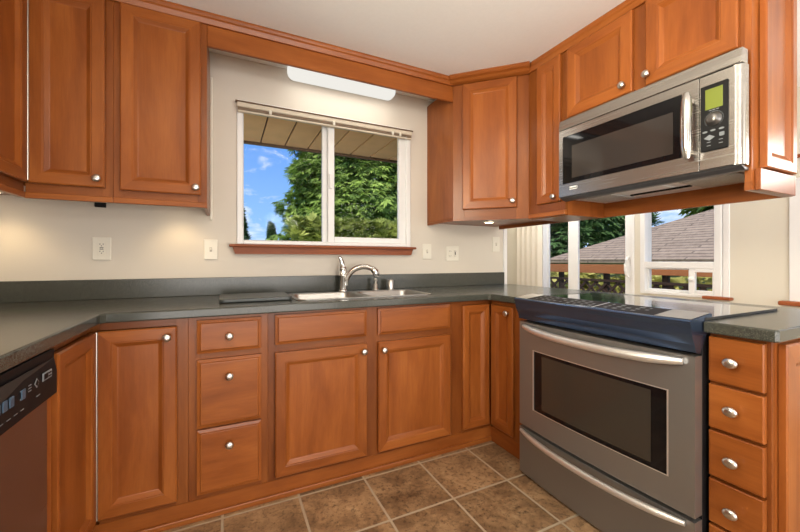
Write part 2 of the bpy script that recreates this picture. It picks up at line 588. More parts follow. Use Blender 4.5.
# ---- fluorescent wall light above the window
t1 = thing('wall_light', 'white rounded fluorescent light on the wall above the sink window', 'light', (.67, -.001, 2.30))
obj('base', B().box(.325, 1.015, -.03, -.001, 2.275, 2.335, .004), WHITE, t1)
DIFF = emit('lit_white_diffuser', (1.0, .97, .90), .88)
b = B()
prof = []
for k in range(9):
    a = R(180 + 90 - 90 * k / 8)
n = 12
pts = [(.30 + .05 * (1 - math.cos(R(90 * k / 6))), 2.262 + .05 * (1 - math.sin(R(90 * k / 6)))) for k in range(7)]
L = [(.30, 2.336)] + [(.30 + .045 * (1 - math.cos(R(15 * k))), 2.300 - .045 * math.sin(R(15 * k))) for k in range(7)]
Rr = [(1.03 - .045 * (1 - math.cos(R(15 * k))), 2.300 - .045 * math.sin(R(15 * k))) for k in range(6, -1, -1)] + [(1.03, 2.336)]
b.prism(L + Rr, 'y', -.095, -.031, bev=.008)
obj('diffuser', b, DIFF, t1)
fl = area('fluorescent_tube', (.665, -.12, 2.245), (.665, -.02, 1.0), .68, .06, 1.1, (1.0, .97, .88))

# ---- raised mini blind at the window head
t1 = thing('window_blind', 'raised horizontal mini blind bunched at the window head', 'blind', (.6, -.02, 2.02))
SLAT = plain('blind_beige', (.60, .53, .42), .45)
BRASSY = plain('blind_bronze', (.16, .10, .06), .4)
obj('headrail', B().box(.012, 1.188, -.040, -.013, 2.036, 2.064, .003), SLAT, t1)
obj('top_strip', B().box(.004, 1.196, -.044, -.013, 2.0645, 2.071, .001), BRASSY, t1)
b = B()
for k in range(4):
    b.box(.016, 1.184, -.036 - .002 * (k % 2), -.016, 2.019 + k * .0040, 2.0212 + k * .0040, 0)
obj('slat_stack', b, plain('blind_slats', (.30, .22, .15), .5), t1)
obj('bottom_rail', B().box(.016, 1.184, -.038, -.014, 2.006, 2.017, .003), SLAT, t1)
for x in (.20, .60, 1.03, 1.09):
    obj('bracket', B().box(x - .008, x + .008, -.046, -.0405, 2.014, 2.042, .003), PLATE, t1)
b = B()
b.tube([(1.135, -.044, 2.02), (1.137, -.042, 1.8), (1.12, -.040, 1.55), (1.135, -.038, 1.40)], .0018, 6)
obj('lift_cord', b, WHITE, t1)

# ---- nook doors and windows (east wall); local x = -world y, local y -> +x
TE = TR(XE, 0, 0, -90)
d1 = struct('door_1', B(TE).box(-DY1, -DY1 + .03, -.01, .10, 0, 2.08, .004).box(-DY0 - .03, -DY0, -.01, .10, 0, 2.08, .004)
            .box(-DY1 + .03, -DY0 - .03, -.01, .10, 2.04, 2.08, .004).box(-DY1 + .03, -DY0 - .03, -.01, .10, 0, .03, .004),
            WHITE, 'white sliding patio door in the dining nook', 'door', loc=(XE, .3, 0))
sash(d1, -DY1 + .03, -.50, .03, 2.04, .06, .095, (.02, .09, .10, .08), TE, 'door_sash')
ds = sash(d1, -.585, -DY0 - .03, .03, 2.04, .005, .04, (.13, .066, .10, .08), TE, 'door_sash')
b = B(TE).tube([(.125, -.004, .95), (.125, -.04, .975), (.125, -.052, 1.02), (.125, -.052, 1.08), (.125, -.04, 1.125), (.125, -.004, 1.15)], .011, 8)
obj('pull_handle', b, WHITE, ds)
# casement window with awning sash below
w2 = struct('window_2', B(TE).box(-VY1, -VY1 + .045, -.015, .10, .80, 2.05, .004).box(-VY0 - .048, -VY0, -.005, .09, .80, 2.05, .004).box(-VY0 - .10, -VY0 - .05, -.015, .10, .80, 2.05, .004)
            .box(-VY1 + .045, -VY0 - .10, -.015, .10, 1.98, 2.05, .004).box(-VY1 + .045, -VY0 - .10, -.015, .10, .80, .83, .004)
            .box(-VY1 + .045, -VY0 - .10, -.015, .10, 1.045, 1.105, .004),
            WHITE, 'white nook window with small awning sash', 'window', loc=(XE, -.65, .8))
obj('pane', B(TE).box(-VY1 + .045, -VY0 - .10, .04, .044, 1.105, 1.98), GLASS, w2)
sash(w2, -VY1 + .045, .66, .83, 1.045, .03, .06, (.012, .030, .02, .012), TE)
aw = sash(w2, .652, -VY0 - .10, .83, 1.045, -.012, .02, (.045, .012, .03, .03), TE)
obj('crank_latch', B(TE).lathe([(.022, 0), (.022, .012), (.012, .02)], (.674, -.013, .955), '-y', 12), WHITE, aw)
b = B(TE).box(.775, -VY0 + .03, -.075, -.016, .798, .822, .005, grain='x')
obj('window_sill', b, SILLWOOD, w2)
w3 = struct('window_3', B(TE).box(-FY1, -FY1 + .075, -.015, .10, .80, 1.70, .004).box(-FY0 - .05, -FY0, -.015, .10, .80, 1.70, .004)
            .box(-FY1 + .075, -FY0 - .05, -.015, .10, 1.64, 1.70, .004).box(-FY1 + .075, -FY0 - .05, -.015, .10, .80, .86, .004)
            .box(-FY1 + .075, -FY0 - .05, -.015, .10, 1.045, 1.105, .004), WHITE, 'white window at the right edge beyond the counter', 'window', loc=(XE, -1.9, .8))
obj('pane', B(TE).box(-FY1 + .075, -FY0 - .05, .04, .044, .86, 1.045), GLASS, w3)
obj('pane', B(TE).box(-FY1 + .075, -FY0 - .05, .04, .044, 1.105, 1.64), GLASS, w3)
obj('window_sill', B(TE).box(-FY1 - .035, -FY0 + .03, -.09, -.016, .798, .828, .006, grain='x'), SILLWOOD, w3)
struct('trim_2', B(TE).box(1.30, 2.6, -.02, -.001, 1.84, 1.865, .004, grain='x'), SILLWOOD, 'thin wooden rail on the nook wall above the right window', 'trim')

# vertical blinds stacked at the left of the patio door
t1 = thing('vertical_blind', 'cream vertical blind drawn aside left of the patio door', 'blind', (XE - .06, 1.12, 0))
obj('track', B(TE).box(-1.36, .22, -.09, -.03, 2.10, 2.15, .004), WHITE, t1)
SLATV = plain('vertical_vane_cream', (.72, .66, .55), .6)
for k in range(9):
    y = -1.305 + k * .0445
    q = B(TE @ TR(y, -.06, 0, 6 if k % 2 else 40))
    q.box(-.029, .029, -.0012, .0012, .04, 2.10)
    obj('vane', q, SLATV, t1)

# ================================================================== OUTSIDE
struct('ground', B().box(-40, 80, 4.2, 120, -.35, -.25).box(XE + .13, 80, -40, 4.2, -.35, -.25), GRASSM, 'grassy ground outside', 'ground')


struct('ground_bounce', B().box(-8, XE + .12, 1.71, 4.2, -.36, -.26).box(-8, 1.98, .15, 1.71, -.36, -.26), plain('pale_bounce_ground', (.62, .55, .44), .9, noise=.1, nscale=6), 'unseen pale ground added to bounce warm light onto the eave', 'ground')  # added out of view to throw warm light up at the soffit


# eave over the sink window
b = B()
for k in range(14):
    x = -.78 + k * .20
    b.box(x + .006, x + .194, .15, .90, 2.125, 2.14, .002, mat=0)
b.box(-.8, 2.05, .15, .95, 2.142, 2.16, mat=1)
b.box(-.8, 2.05, .90, .93, 2.105, 2.24, mat=1)
struct('trim_3', b, [SOFFIT, FASCIA], 'tan boarded eave soffit outside the sink window', 'eave')


def foliage(name, par, n, crown, mats, size, droop, blades=7, narrow=.28, seed=1):
    """crown(rng,n) -> positions, outward directions; each spray is a drooping fan of narrow blades."""
    g = np.random.default_rng(seed)
    P, D = crown(g, n)
    up = np.array([0, 0, 1.0])
    d = D + g.normal(0, .35, (n, 3))
    d[:, 2] -= droop * g.uniform(.4, 1.2, n)
    d /= np.linalg.norm(d, axis=1)[:, None]
    sd = np.cross(d, up)
    sd /= (np.linalg.norm(sd, axis=1)[:, None] + 1e-6)
    nn = np.cross(sd, d)
    L = (size * g.uniform(.6, 1.35, n))[:, None]
    tone = g.uniform(0, 1, n)
    quads = []
    for k in range(blades):
        f = (k / (blades - 1) - .5) * 2
        dd = d * (1 - .35 * abs(f)) + sd * f * .8 + nn * g.normal(0, .18, (n, 1))
        st = P + d * L * .15 * g.uniform(-1, 1, (n, 1))
        e = st + dd * L
        wv = np.cross(dd, nn)
        wv = wv / (np.linalg.norm(wv, axis=1)[:, None] + 1e-6) * L * narrow * .5
        mid = (st + e) / 2 + nn * L * .06
        quads.append(np.stack([st, mid - wv, e, mid + wv], 1))
    V = np.concatenate(quads, 0).reshape(-1, 3)
    TN = np.repeat(np.tile(tone, blades), 4)
    F = np.arange(len(V)).reshape(-1, 4).tolist()
    me = bpy.data.meshes.new(name)
    org = np.array(origin(par)) if par else np.zeros(3)
    me.from_pydata((V - org).tolist(), [], F)
    at = me.attributes.new('tone', 'FLOAT', 'POINT')
    at.data.foreach_set('value', TN)
    me.materials.append(mats)
    o = bpy.data.objects.new(name, me)
    COL.objects.link(o)
    if par: o.parent = par
    return o


def cone_crown(cx, cy, z0, z1, r, p=.8, lump=.25, face=None):
    def f(g, n):
        h = g.uniform(0, 1, n) ** 1.25
        a = g.uniform(0, 2 * np.pi, n)
        tiers = .5 + .5 * np.sin(h * 46 + np.sin(a * 3) * 2)
        rad = r * (1 - h) ** p * (1 - lump + lump * (np.sin(a * 7 + h * 23) * .5 + .5) * tiers) * g.uniform(.72, 1.03, n)
        P = np.stack([cx + rad * np.cos(a), cy + rad * np.sin(a), z0 + h * (z1 - z0)], 1)
        D = np.stack([np.cos(a), np.sin(a), np.full(n, .15)], 1)
        return P, D
    return f


def blob_crown(cx, cy, cz, rx, ry, rz, nl=9, seed=3):
    gl = np.random.default_rng(seed)
    c = gl.normal(0, 1, (nl, 3))
    c /= np.linalg.norm(c, axis=1)[:, None]
    c *= gl.uniform(.35, .7, nl)[:, None]

    def f(g, n):
        k = g.integers(0, nl, n)
        d = g.normal(0, 1, (n, 3))
        d /= np.linalg.norm(d, axis=1)[:, None]
        q = c[k] + d * .45 * g.uniform(.75, 1.0, n)[:, None]
        return np.array([cx, cy, cz]) + q * np.array([rx, ry, rz]), d
    return f


def tree(name, label, cx, cy, z1, r, n, m, size, z0=-.2, droop=.8, seed=1, group=None, p=.8, th=.16, crown=None, blades=7, narrow=.28):
    root = thing(name, label, 'tree', (cx, cy, -.25), group)
    q = B().tube([(cx, cy, -.26), (cx + .05, cy, z1 * .5), (cx, cy, z1 * .97)], [th, th * .6, .02], 8)
    obj('trunk', q, BARK, root)
    foliage('foliage', root, n, crown or cone_crown(cx, cy, z0, z1, r, p), m, size, droop, blades, narrow, seed)
    return root


tree('conifer_tree', 'large bright green drooping conifer filling the sink window', 3.55, 8.4, 10.5, 2.75, 30000, CEDAR, .20, droop=1.2, seed=5, p=.55)
tree('conifer_tree', 'small dark conifer at the left edge of the sink window', .34, 12.5, 3.5, .80, 2400, DARKFIR, .17, droop=.5, seed=8, p=.9, th=.1)
tree('conifer_tree', 'tiny far conifer between the small dark tree and the big one', 3.0, 26, 3.9, .9, 1400, DARKFIR, .26, droop=.5, seed=9, p=.9, th=.12)
hd = foliage('hedge', None, 2600, lambda g, n: (np.stack([g.uniform(1.1, 5.4, n), g.uniform(4.7, 5.3, n), 1.88 - .40 * g.uniform(0, 1, n) ** 1.5 + .05 * np.sin(g.uniform(0, 9, n))], 1),
             np.stack([g.normal(0, .5, n), g.normal(-.4, .5, n), np.full(n, .8)], 1)), HEDGEM, .13, .1, 5, .5, 11)
tag(hd, 'light green clipped hedge in front of the big conifer', 'hedge', kind='stuff')

# neighbour's house with a brown shingle hip roof
t1 = thing('neighbor_house', 'neighbouring house with a low brown shingled hip roof', 'house', (12.5, 2.0, -.25))
A = Vector((11.0, 7.60, 1.15))
ridge0 = Vector((15.0, 3.44, 3.02))
ridge1 = Vector((15.0, -9.0, 3.02))
C0 = Vector((11.0, -14.0, 1.15))
me = bpy.data.meshes.new('roof')
vs = [A, C0, ridge1, ridge0, Vector((19.0, 7.60, 1.15)), Vector((19.0, -14, 1.15))]
thk = Vector((0, 0, -.12))
org = Vector((12.5, 2.0, -.25))
allv = [v - org for v in vs] + [v - org + thk for v in vs]
fs = [(0, 1, 2, 3), (0, 3, 4), (4, 3, 2, 5), (1, 5, 2), (6, 9, 8, 7), (6, 10, 9), (10, 11, 8, 9), (7, 8, 11), (0, 6, 7, 1), (0, 4, 10, 6), (4, 5, 11, 10), (1, 7, 11, 5)]
me.from_pydata([v[:] for v in allv], [], fs)
uv = me.uv_layers.new(name='uv')
for pl in me.polygons:
    for li in pl.loop_indices:
        co = me.vertices[me.loops[li].vertex_index].co
        s_ = math.hypot(co.x + 1.5, co.z) if abs(pl.normal.x) > abs(pl.normal.y) else math.hypot(co.y, co.z)
        uv.data[li].uv = (co.y if abs(pl.normal.x) > abs(pl.normal.y) else co.x, s_)
me.materials.append(ROOFM)
ro = bpy.data.objects.new('roof', me)
COL.objects.link(ro)
ro.parent = t1
obj('wall', B().box(11.6, 18.4, -13.4, 7.0, -.25, 1.029), plain('neighbor_siding', (.22, .24, .16), .8), t1)

# deck railing with lattice panel outside the nook
t1 = thing('deck_railing', 'brown deck railing with diagonal lattice outside the patio door', 'railing', (5.0, 1.0, -.25))
TD = TR(5.0, 0, 0, -90)
obj('cap_rail', B(TD).box(-6.0, 2.2, -.05, .09, .925, 1.055, .004, grain='x'), DECKWOOD, t1)
obj('lattice_rail', B(TD).box(-6.0, 2.2, -.004, .044, .80, .835, .002, grain='x'), LATTICE, t1)
b = B(TD)
x = -6.0
while x < 2.3:
    for s_ in (1, -1):
        b.prism([(x - .026, .44), (x + .026, .44), (x + .026 + s_ * .36, .80), (x - .026 + s_ * .36, .80)], 'y', .010 if s_ > 0 else .022, .021 if s_ > 0 else .033)
    x += .17
obj('lattice', b, LATTICE, t1)
obj('bottom_rail', B(TD).box(-6.0, 2.2, .0, .04, .38, .439, .002), LATTICE, t1)
for k in range(11):
    xx = -5.9 + k * .80
    obj('post', B(TD).box(xx - .035, xx + .035, .041, .10, -.25, .924, .003), LATTICE, t1)
# deck boards outside
struct('ground_deck', B().box(XE + .13, 5.15, -4, 6, -.24, -.05), plain('deck_boards', (.25, .20, .16), .8, noise=.2, nscale=10), 'grey-brown deck outside the patio door', 'ground')

# yellow-green shrubs seen through the lattice
sh = foliage('shrub', None, 2200, lambda g, n: (np.stack([g.uniform(7.4, 8.6, n), g.uniform(-4.5, 9.0, n), g.uniform(-.2, .80, n)], 1), g.normal(0, 1, (n, 3))),
             leafmat('yellow_green_shrub', (.20, .20, .03), (.62, .55, .16), 3.0), .22, .2, 5, .5, 21)
tag(sh, 'yellow-green planting seen through the deck lattice', 'shrubs', kind='stuff')
# trees behind the neighbour's roof
tree('leafy_tree', 'dark leafy tree left of the neighbouring roof', 17.5, 12.6, 5.0, 2.2, 3600, DARKFIR, .42, droop=.5, seed=31, crown=blob_crown(17.5, 12.6, 4.2, 3.2, 2.7, 4.6, 14, 4), blades=6, narrow=.4, group=None)
tree('leafy_tree', 'thin branched tree against the pale sky beyond the patio door', 24.5, 12.5, 5.2, 1.6, 1300, DARKFIR, .5, droop=.4, seed=32, crown=blob_crown(24.5, 12.5, 4.9, 3.2, 2.2, 3.4, 9, 6), blades=5, narrow=.35)
tree('leafy_tree', 'green tree behind the ridge of the neighbouring roof', 22.0, 4.2, 5.0, 2.4, 3400, CEDAR, .5, droop=.5, seed=33, crown=blob_crown(22.0, 4.0, 5.0, 3.5, 4.2, 3.4, 14, 7), blades=6, narrow=.4)


# ================================================================== CABINET PARTS
KN = [(.0048, 0), (.0048, .010), (.007, .014), (.0145, .018), (.0165, .022), (.0165, .025), (.014, .029), (.008, .0315), (.002, .032)]


def knob(par, T, x, z, y=-.022, s=1.0, sx=1.0):
    return obj('knob', B(T).lathe([(r * s, h) for r, h in KN], (x, y, z), '-y', 20, sx=sx), NICKEL, par)


def door(root, T, x0, x1, z0, z1, kx=None, kz=None, fw=.046, bw=.017, name='door', ks=1.0):
    d = obj(name, B(T).rings(x0, x1, z0, z1, [(0, -.0015), (0, -.018), (.005, -.022), (fw - .002, -.022), (fw + .001, -.0195), (fw + .004, -.0195), (fw + .004, -.0185)], cap=False), WOOD, root)
    i = fw + .004
    p = B(T).rings(x0 + i, x1 - i, z0 + i, z1 - i, [(0, -.0185), (bw - .003, -.0085), (bw, -.0075)], cap=True)
    obj('panel', p, WOOD, d)
    if kx is not None: knob(d, T, kx, kz, s=ks)
    return d


def drawer(root, T, x0, x1, z0, z1, kx=None, kz=None, style=0, name='drawer', ks=1.0, ksx=1.0):
    prof = [(0, -.0015), (0, -.013), (.012, -.0165), (.015, -.0215), (.018, -.022)] if style == 0 else [(0, -.0015), (0, -.019), (.003, -.022)]
    d = obj(name, B(T).rings(x0, x1, z0, z1, prof, cap=True, capgrain='x'), WOOD, root)
    if kx is not None: knob(d, T, kx, kz, s=ks, sx=ksx)
    return d


def face_frame(root, T, x0, x1, z0, z1, stiles, rails, t=.02):
    """stiles: (xa,xb); rails: (za,zb, xa, xb)"""
    b = B(T)
    for a, c in stiles: b.box(a, c, 0, t, z0, z1, .0008)
    for a, c, xa, xb in rails: b.box(xa, xb, .0004, t, a, c, 0, grain='x')
    return obj('face_frame', b, FRAMEWOOD, root)


def carcass(root, b):
    return obj('carcass', b, WOOD, root)


TN = TR(0, -.61, 0)                # north base run: local x = world x
TP = TR(1.4377, 0, 0, -90)         # peninsula: local x = -world y
TW = TR(-.513, 0, 0, 90)           # west run: local x = world y
BZ0, BZ1 = .088, .875
CBASE = .0885

# ------------------------------------------------------------------ base: left corner unit
r = thing('base_cabinet', 'corner base cabinet left of the drawers, with two hinged doors', 'cabinet', (-.513, -.61, CBASE))
carcass(r, B().box(-1.118, -.1905, -.589, -.002, CBASE, BZ1).box(-1.118, -.534, -.9995, -.5895, CBASE, BZ1))
face_frame(r, TN, -.513, -.1905, CBASE, BZ1, [(-.235, -.1905)], [(.845, BZ1, -.49, -.235), (CBASE, .115, -.49, -.235)])
b = B(TW)
b.box(-.9995, -.985, 0, .02, CBASE, BZ1, .0008).box(-.985, -.635, .0004, .02, .845, BZ1, grain='x').box(-.985, -.635, .0004, .02, CBASE, .115, grain='x')
obj('side_face_frame', b, FRAMEWOOD, r)
door(r, TN, -.4955, -.230, .112, .842, -.263, .802)
door(r, TW, -.979, -.640, .112, .842, fw=.046)
b = B()
for k in range(46):
    z = .12 + k * .0157
    b.lathe([(.0045, 0), (.0045, .0145)], (-.4920, -.6365, z), 'z', 8)
obj('piano_hinge', b, HINGE, r)

# ------------------------------------------------------------------ base: three drawer unit
r = thing('base_cabinet', 'base cabinet with a stack of three drawers, left of the sink doors', 'cabinet', (-.03, -.61, CBASE))
x0, x1 = -.190, .1295
carcass(r, B().box(x0, x1, -.589, -.002, CBASE, BZ1))
face_frame(r, TN, x0, x1, CBASE, BZ1, [(x0, -.145), (.088, x1)], [(.850, BZ1, -.145, .088), (.690, .722, -.145, .088), (.385, .405, -.145, .088), (CBASE, .118, -.145, .088)])
for z0, z1, kz in ((.7165, .8605, .787), (.398, .690, .613), (.112, .3895, .314)):
    drawer(r, TN, -.158, .1005, z0, z1, -.032, kz)

# ------------------------------------------------------------------ base: sink unit
r = thing('base_cabinet', 'wide sink base cabinet with two doors below two false drawer fronts', 'cabinet', (.645, -.61, CBASE))
x0, x1 = .130, 1.1495
carcass(r, B().box(x0, x1, -.589, -.002, CBASE, .70))
face_frame(r, TN, x0, x1, CBASE, BZ1, [(x0, .170), (.602, .690), (1.118, x1)],
           [(.852, BZ1, .17, .602), (.852, BZ1, .69, 1.118), (.67, .735, .17, .602), (.67, .735, .69, 1.118), (CBASE, .118, .17, .602), (CBASE, .118, .69, 1.118)])
drawer(r, TN, .160, .6135, .7235, .8625, name='false_front')
drawer(r, TN, .677, 1.130, .7235, .8625, name='false_front')
door(r, TN, .160, .6135, .106, .687, .591, .650)
door(r, TN, .677, 1.130, .106, .687, .703, .646)

# ------------------------------------------------------------------ base: right corner unit
r = thing('base_cabinet', 'corner base cabinet with two narrow doors between sink cabinet and range', 'cabinet', (1.42, -.61, CBASE))
carcass(r, B().box(1.150, 2.045, -.589, -.002, CBASE, BZ1).box(1.459, 2.045, -.928, -.5895, CBASE, BZ1))
face_frame(r, TN, 1.150, 1.4377, CBASE, BZ1, [(1.150, 1.222)], [(.850, BZ1, 1.222, 1.4375), (CBASE, .115, 1.222, 1.4375)])
b = B(TP)
b.box(.815, .928, 0, .02, CBASE, BZ1, .0008).box(.635, .815, .0004, .02, .850, BZ1, grain='x').box(.635, .815, .0004, .02, CBASE, .115, grain='x')
obj('side_face_frame', b, FRAMEWOOD, r)
door(r, TN, 1.2185, 1.4145, .112, .849, fw=.040)
door(r, TP, .6365, .823, .112, .849, .789, .813, fw=.040)

# toe boards and shoe moulding
b = B(TN).box(-.513, 1.4377, 0, .02, 0, .0875, grain='x').box(-.513, 1.4377, -.012, -.0002, 0, .026, .004, 2, grain='x')
struct('baseboard_north', b, WOOD, 'wooden toe board under the sink cabinets', 'baseboard')
b = B(TP).box(.6105, .928, 0, .02, 0, .0875, grain='x')
struct('baseboard_east', b, WOOD, 'wooden toe board beside the range', 'baseboard')
b = B(TW).box(-.9995, -.6105, 0, .02, 0, .0875, grain='x')
struct('baseboard_west', b, WOOD, 'wooden toe board left of the corner', 'baseboard')

# ------------------------------------------------------------------ base: peninsula drawer unit with panelled end
r = thing('base_cabinet', 'narrow drawer base cabinet right of the range with panelled end', 'cabinet', (1.70, -1.81, 0))
carcass(r, B().box(1.459, 2.10, -1.880, -1.734, 0, BZ1))
b = B(TP)
b.box(1.734, 1.740, 0, .02, 0, BZ1).box(1.868, 1.886, 0, .02, 0, BZ1, .0008)
for z0, z1 in ((.862, BZ1), (.70, .722), (.545, .568), (.385, .405), (.228, .246), (0, .09)):
    b.box(1.740, 1.868, .0004, .02, z0, z1, grain='x')
obj('face_frame', b, FRAMEWOOD, r)
for z0, z1, kz in ((.7155, .8635, .791), (.5615, .7045, .637), (.4005, .5505, .475), (.2455, .3895, .313), (.095, .2345, .165)):
    drawer(r, TP, 1.7375, 1.8755, z0, z1, 1.803, kz, style=1, ks=.98, ksx=1.22)
TEND = TR(0, -1.8865, 0)
b = B(TEND).box(1.4577, 2.10, .0, .006, 0, BZ1)
obj('end_panel', b, WOOD, r)
d = door(r, TEND, 1.475, 2.07, .10, .862, fw=.060, name='decorative_panel')

# ------------------------------------------------------------------ dishwasher
r = thing('dishwasher', 'built-in dishwasher with black control panel at the left', 'dishwasher', (-.50, -1.32, .0))
T = TR(-.493, 0, 0, 90)
xa, xb = -1.625, -1.004
obj('tub', B(T).box(xa, xb - .034, .03, .58, .10, .868), BLACK, r)
obj('door', B(T).box(xa + .003, xb - .033, .004, .029, .10, .733, .003), DW_STEEL, r)
cp = obj('control_panel', B(T).prism([(-.006, .7345), (-.006, .80), (.000, .835), (.000, .864), (.029, .864), (.029, .7345)], 'x', xa, xb, bev=.002), BLACK, r)
b = B(T).prism([(-1.32, .842), (-1.03, .842), (-1.08, .836), (-1.20, .828), (-1.32, .800)], 'y', -0.0080, -0.0065)
obj('grip_recess', b, RUBBER, cp)
obj('badge', B(T).box(-1.099, -1.045, -0.0085, -0.0062, .793, .815, .001), PRINT, cp)
b = B(T).box(-1.093, -1.070, -0.0092, -0.0086, .797, .811).box(-1.067, -1.050, -0.0092, -0.0086, .7975, .8015).box(-1.067, -1.050, -0.0092, -0.0086, .806, .810)
obj('badge_marks', b, BLACK, cp)
b = B(T)
b.prism([(-1.130, .788), (-1.118, .800), (-1.130, .812), (-1.142, .800)], 'y', -0.0075, -0.0063)
for k in range(3): b.box(-1.172, -1.158, -0.0070, -0.0062, .790 + k * .007, .7925 + k * .007)
b.box(-1.212, -1.188, -0.0070, -0.0062, .783, .786).box(-1.212, -1.188, -0.0070, -0.0062, .803, .805)
for k in range(4): b.box(-1.30 + k * .03, -1.285 + k * .03, -0.0070, -0.0062, .757, .7585)
b.box(-1.130, -1.112, -0.0070, -0.0062, .764, .766)
obj('lettering', b, PRINT, cp)
for x in (-1.200, -1.252, -1.280, -1.308):
    obj('button', B(T).box(x - .010, x + .010, -0.0090, -0.0062, .782, .806, .002), BLUEPRINT, cp)
b = B(T).prism([(-1.130, .791), (-1.121, .800), (-1.130, .809), (-1.139, .800)], 'y', -0.0080, -0.0076)
obj('start_button', b, BLACK, cp)
# filler stile between dishwasher and corner cabinet
tag(obj('cabinet_stile', B(TW).box(-1.0345, -1.0, -.012, .55, 0, .732, .001), WOOD, None, (-.6, -1.006, 0)), 'slim wooden stile between dishwasher and corner cabinet', 'stile')


# ================================================================== COUNTERTOP
def poly_curve(loops, z0, z1, bev):
    cu = bpy.data.curves.new('tmp', 'CURVE')
    cu.dimensions = '2D'
    cu.fill_mode = 'BOTH'
    cu.extrude = (z1 - z0) / 2 - bev
    cu.bevel_depth = bev
    cu.bevel_resolution = 3
    cu.offset = -bev
    for pts in loops:
        sp_ = cu.splines.new('POLY')
        sp_.points.add(len(pts) - 1)
        for p, q in zip(sp_.points, pts): p.co = (q[0], q[1], 0, 1)
        sp_.use_cyclic_u = True
    o = bpy.data.objects.new('tmp', cu)
    COL.objects.link(o)
    dg = bpy.context.evaluated_depsgraph_get()
    me = bpy.data.meshes.new_from_object(o.evaluated_get(dg))
    bpy.data.objects.remove(o)
    bpy.data.curves.remove(cu)
    b = B()
    zm = (z0 + z1) / 2
    b.add([(v.co.x, v.co.y, v.co.z + zm) for v in me.vertices], [list(p.vertices) for p in me.polygons])
    bpy.data.meshes.remove(me)
    return b


def rrect(x0, x1, y0, y1, r, n=6):
    pts = []
    for cx, cy, a in ((x1 - r, y0 + r, -90), (x1 - r, y1 - r, 0), (x0 + r, y1 - r, 90), (x0 + r, y0 + r, 180)):
        for k in range(n + 1):
            q = R(a + 90 * k / n)
            pts.append((cx + r * math.cos(q), cy + r * math.sin(q)))
    return pts


XCF, XB = 1.3985, 2.155
SX0, SX1, SY0, SY1 = .275, 1.075, -.545, -.145
outer = [(-1.118, -.001), (-1.118, -2.15), (-.475, -2.15), (-.475, -.663), (-.460, -.648), (XCF - .012, -.648), (XCF, -.660), (XCF, -.933), (1.962, -.933), (1.962, -1.7325), (XCF, -1.7325),
         (XCF, -1.905), (XCF + .008, -1.913), (XB, -1.913), (XB, -.02), (2.083, -.02), (2.083, -.001)]
ct = obj('countertop', poly_curve([outer, rrect(SX0 + .012, SX1 - .012, SY0 + .012, SY1 - .012, .05)], .876, .914, .006), COUNTER, None, (0.4, -.3, .876))
tag(ct, 'dark green-grey speckled countertop running round sink and range', 'countertop')
bs = B().box(-1.118, 2.083, -.021, -.001, .9142, 1.017, .002, 2)
obj('backsplash', bs, COUNTER, ct)

# ------------------------------------------------------------------ sink
r = thing('sink', 'double bowl stainless steel sink set into the dark counter', 'sink', (.67, -.34, .914))
b = B()


def bowl(b, x0, x1, y0, y1, zt, depth, r):
    """open bowl: wall loops + bottom"""
    loops = []
    for ins, z, rr in ((0, zt, r), (.004, zt - .006, r), (.012, zt - depth + .03, r), (.03, zt - depth + .006, r * .8), (.05, zt - depth, r * .6)):
        loops.append([(p[0], p[1], z) for p in rrect(x0 + ins, x1 - ins, y0 + ins, y1 - ins, rr)])
    n = len(loops[0])
    vs = [p for l in loops for p in l]
    fs = []
    for i in range(len(loops) - 1):
        for k in range(n):
            a, c = i * n + k, i * n + (k + 1) % n
            fs.append((a, a + n, c + n, c))
    b.add(vs, fs, smooth=True)
    b.add(loops[-1], [tuple(range(n))])


ZS = .9185
bowl_l = (SX0 + .02, .655, SY0 + .022, SY1 - .055)
bowl_r = (.690, SX1 - .02, SY0 + .022, SY1 - .055)
rim = poly_curve([rrect(SX0, SX1, SY0, SY1, .06), rrect(*bowl_l, .05), rrect(*bowl_r, .05)], .9143, .9187, .0018)
obj('rim', rim, SINK_STEEL, r)
for bb in (bowl_l, bowl_r):
    q = B()
    bowl(q, *bb, .9165, .18, .05)
    bo = obj('bowl', q, SINK_STEEL, r)
    obj('drain', B().lathe([(.042, .002), (.042, .004), (.030, .003), (.004, .002)], ((bb[0] + bb[1]) / 2, -.33, .7366), 'z', 20), CHROME, bo)

# faucet
r = thing('faucet', 'single lever kitchen faucet with arched spout behind the sink', 'faucet', (.648, -.082, .9145))
fx_, fy_ = .648, -.082
obj('base', B().lathe([(.030, 0), (.030, .006), (.026, .012), (.024, .014)], (fx_, fy_, .9146), 'z', 24), CHROME, r)
obj('body', B().lathe([(.0262, .0142), (.0255, .10), (.0265, .102), (.0265, .107), (.0255, .109), (.0255, .145), (.0262, .147), (.0255, .152), (.018, .163), (.010, .168)], (fx_, fy_, .9146), 'z', 24), CHROME, r)
path, rad = [], []
for k in range(15):
    u = k / 14
    a = u * R(128)
    path.append((fx_ + .015 + (1 - math.cos(a)) * .100, fy_ - .010 - (1 - math.cos(a)) * .062, .955 + math.sin(a) * .112 + u * .012))
    rad.append(.0195 - .004 * u)
obj('spout', B().tube(path, rad, 14), CHROME, r)
e = Vector(path[-1])
dv = (Vector(path[-1]) - Vector(path[-2])).normalized()
obj('spray_head', B().tube([e - dv * .014, e - dv * .004, e + dv * .012 + Vector((0, 0, -.006)), e + dv * .020 + Vector((0, 0, -.024)), e + dv * .021 + Vector((0, 0, -.034))], [.0155, .0205, .0225, .0215, .017], 14), CHROME, r)
obj('lever', B().tube([(fx_, fy_, 1.078), (fx_ - .004, fy_ + .0, 1.100), (fx_ - .016, fy_ - .004, 1.128), (fx_ - .026, fy_ - .006, 1.140)], [.018, .016, .0125, .009], 10), CHROME, r)
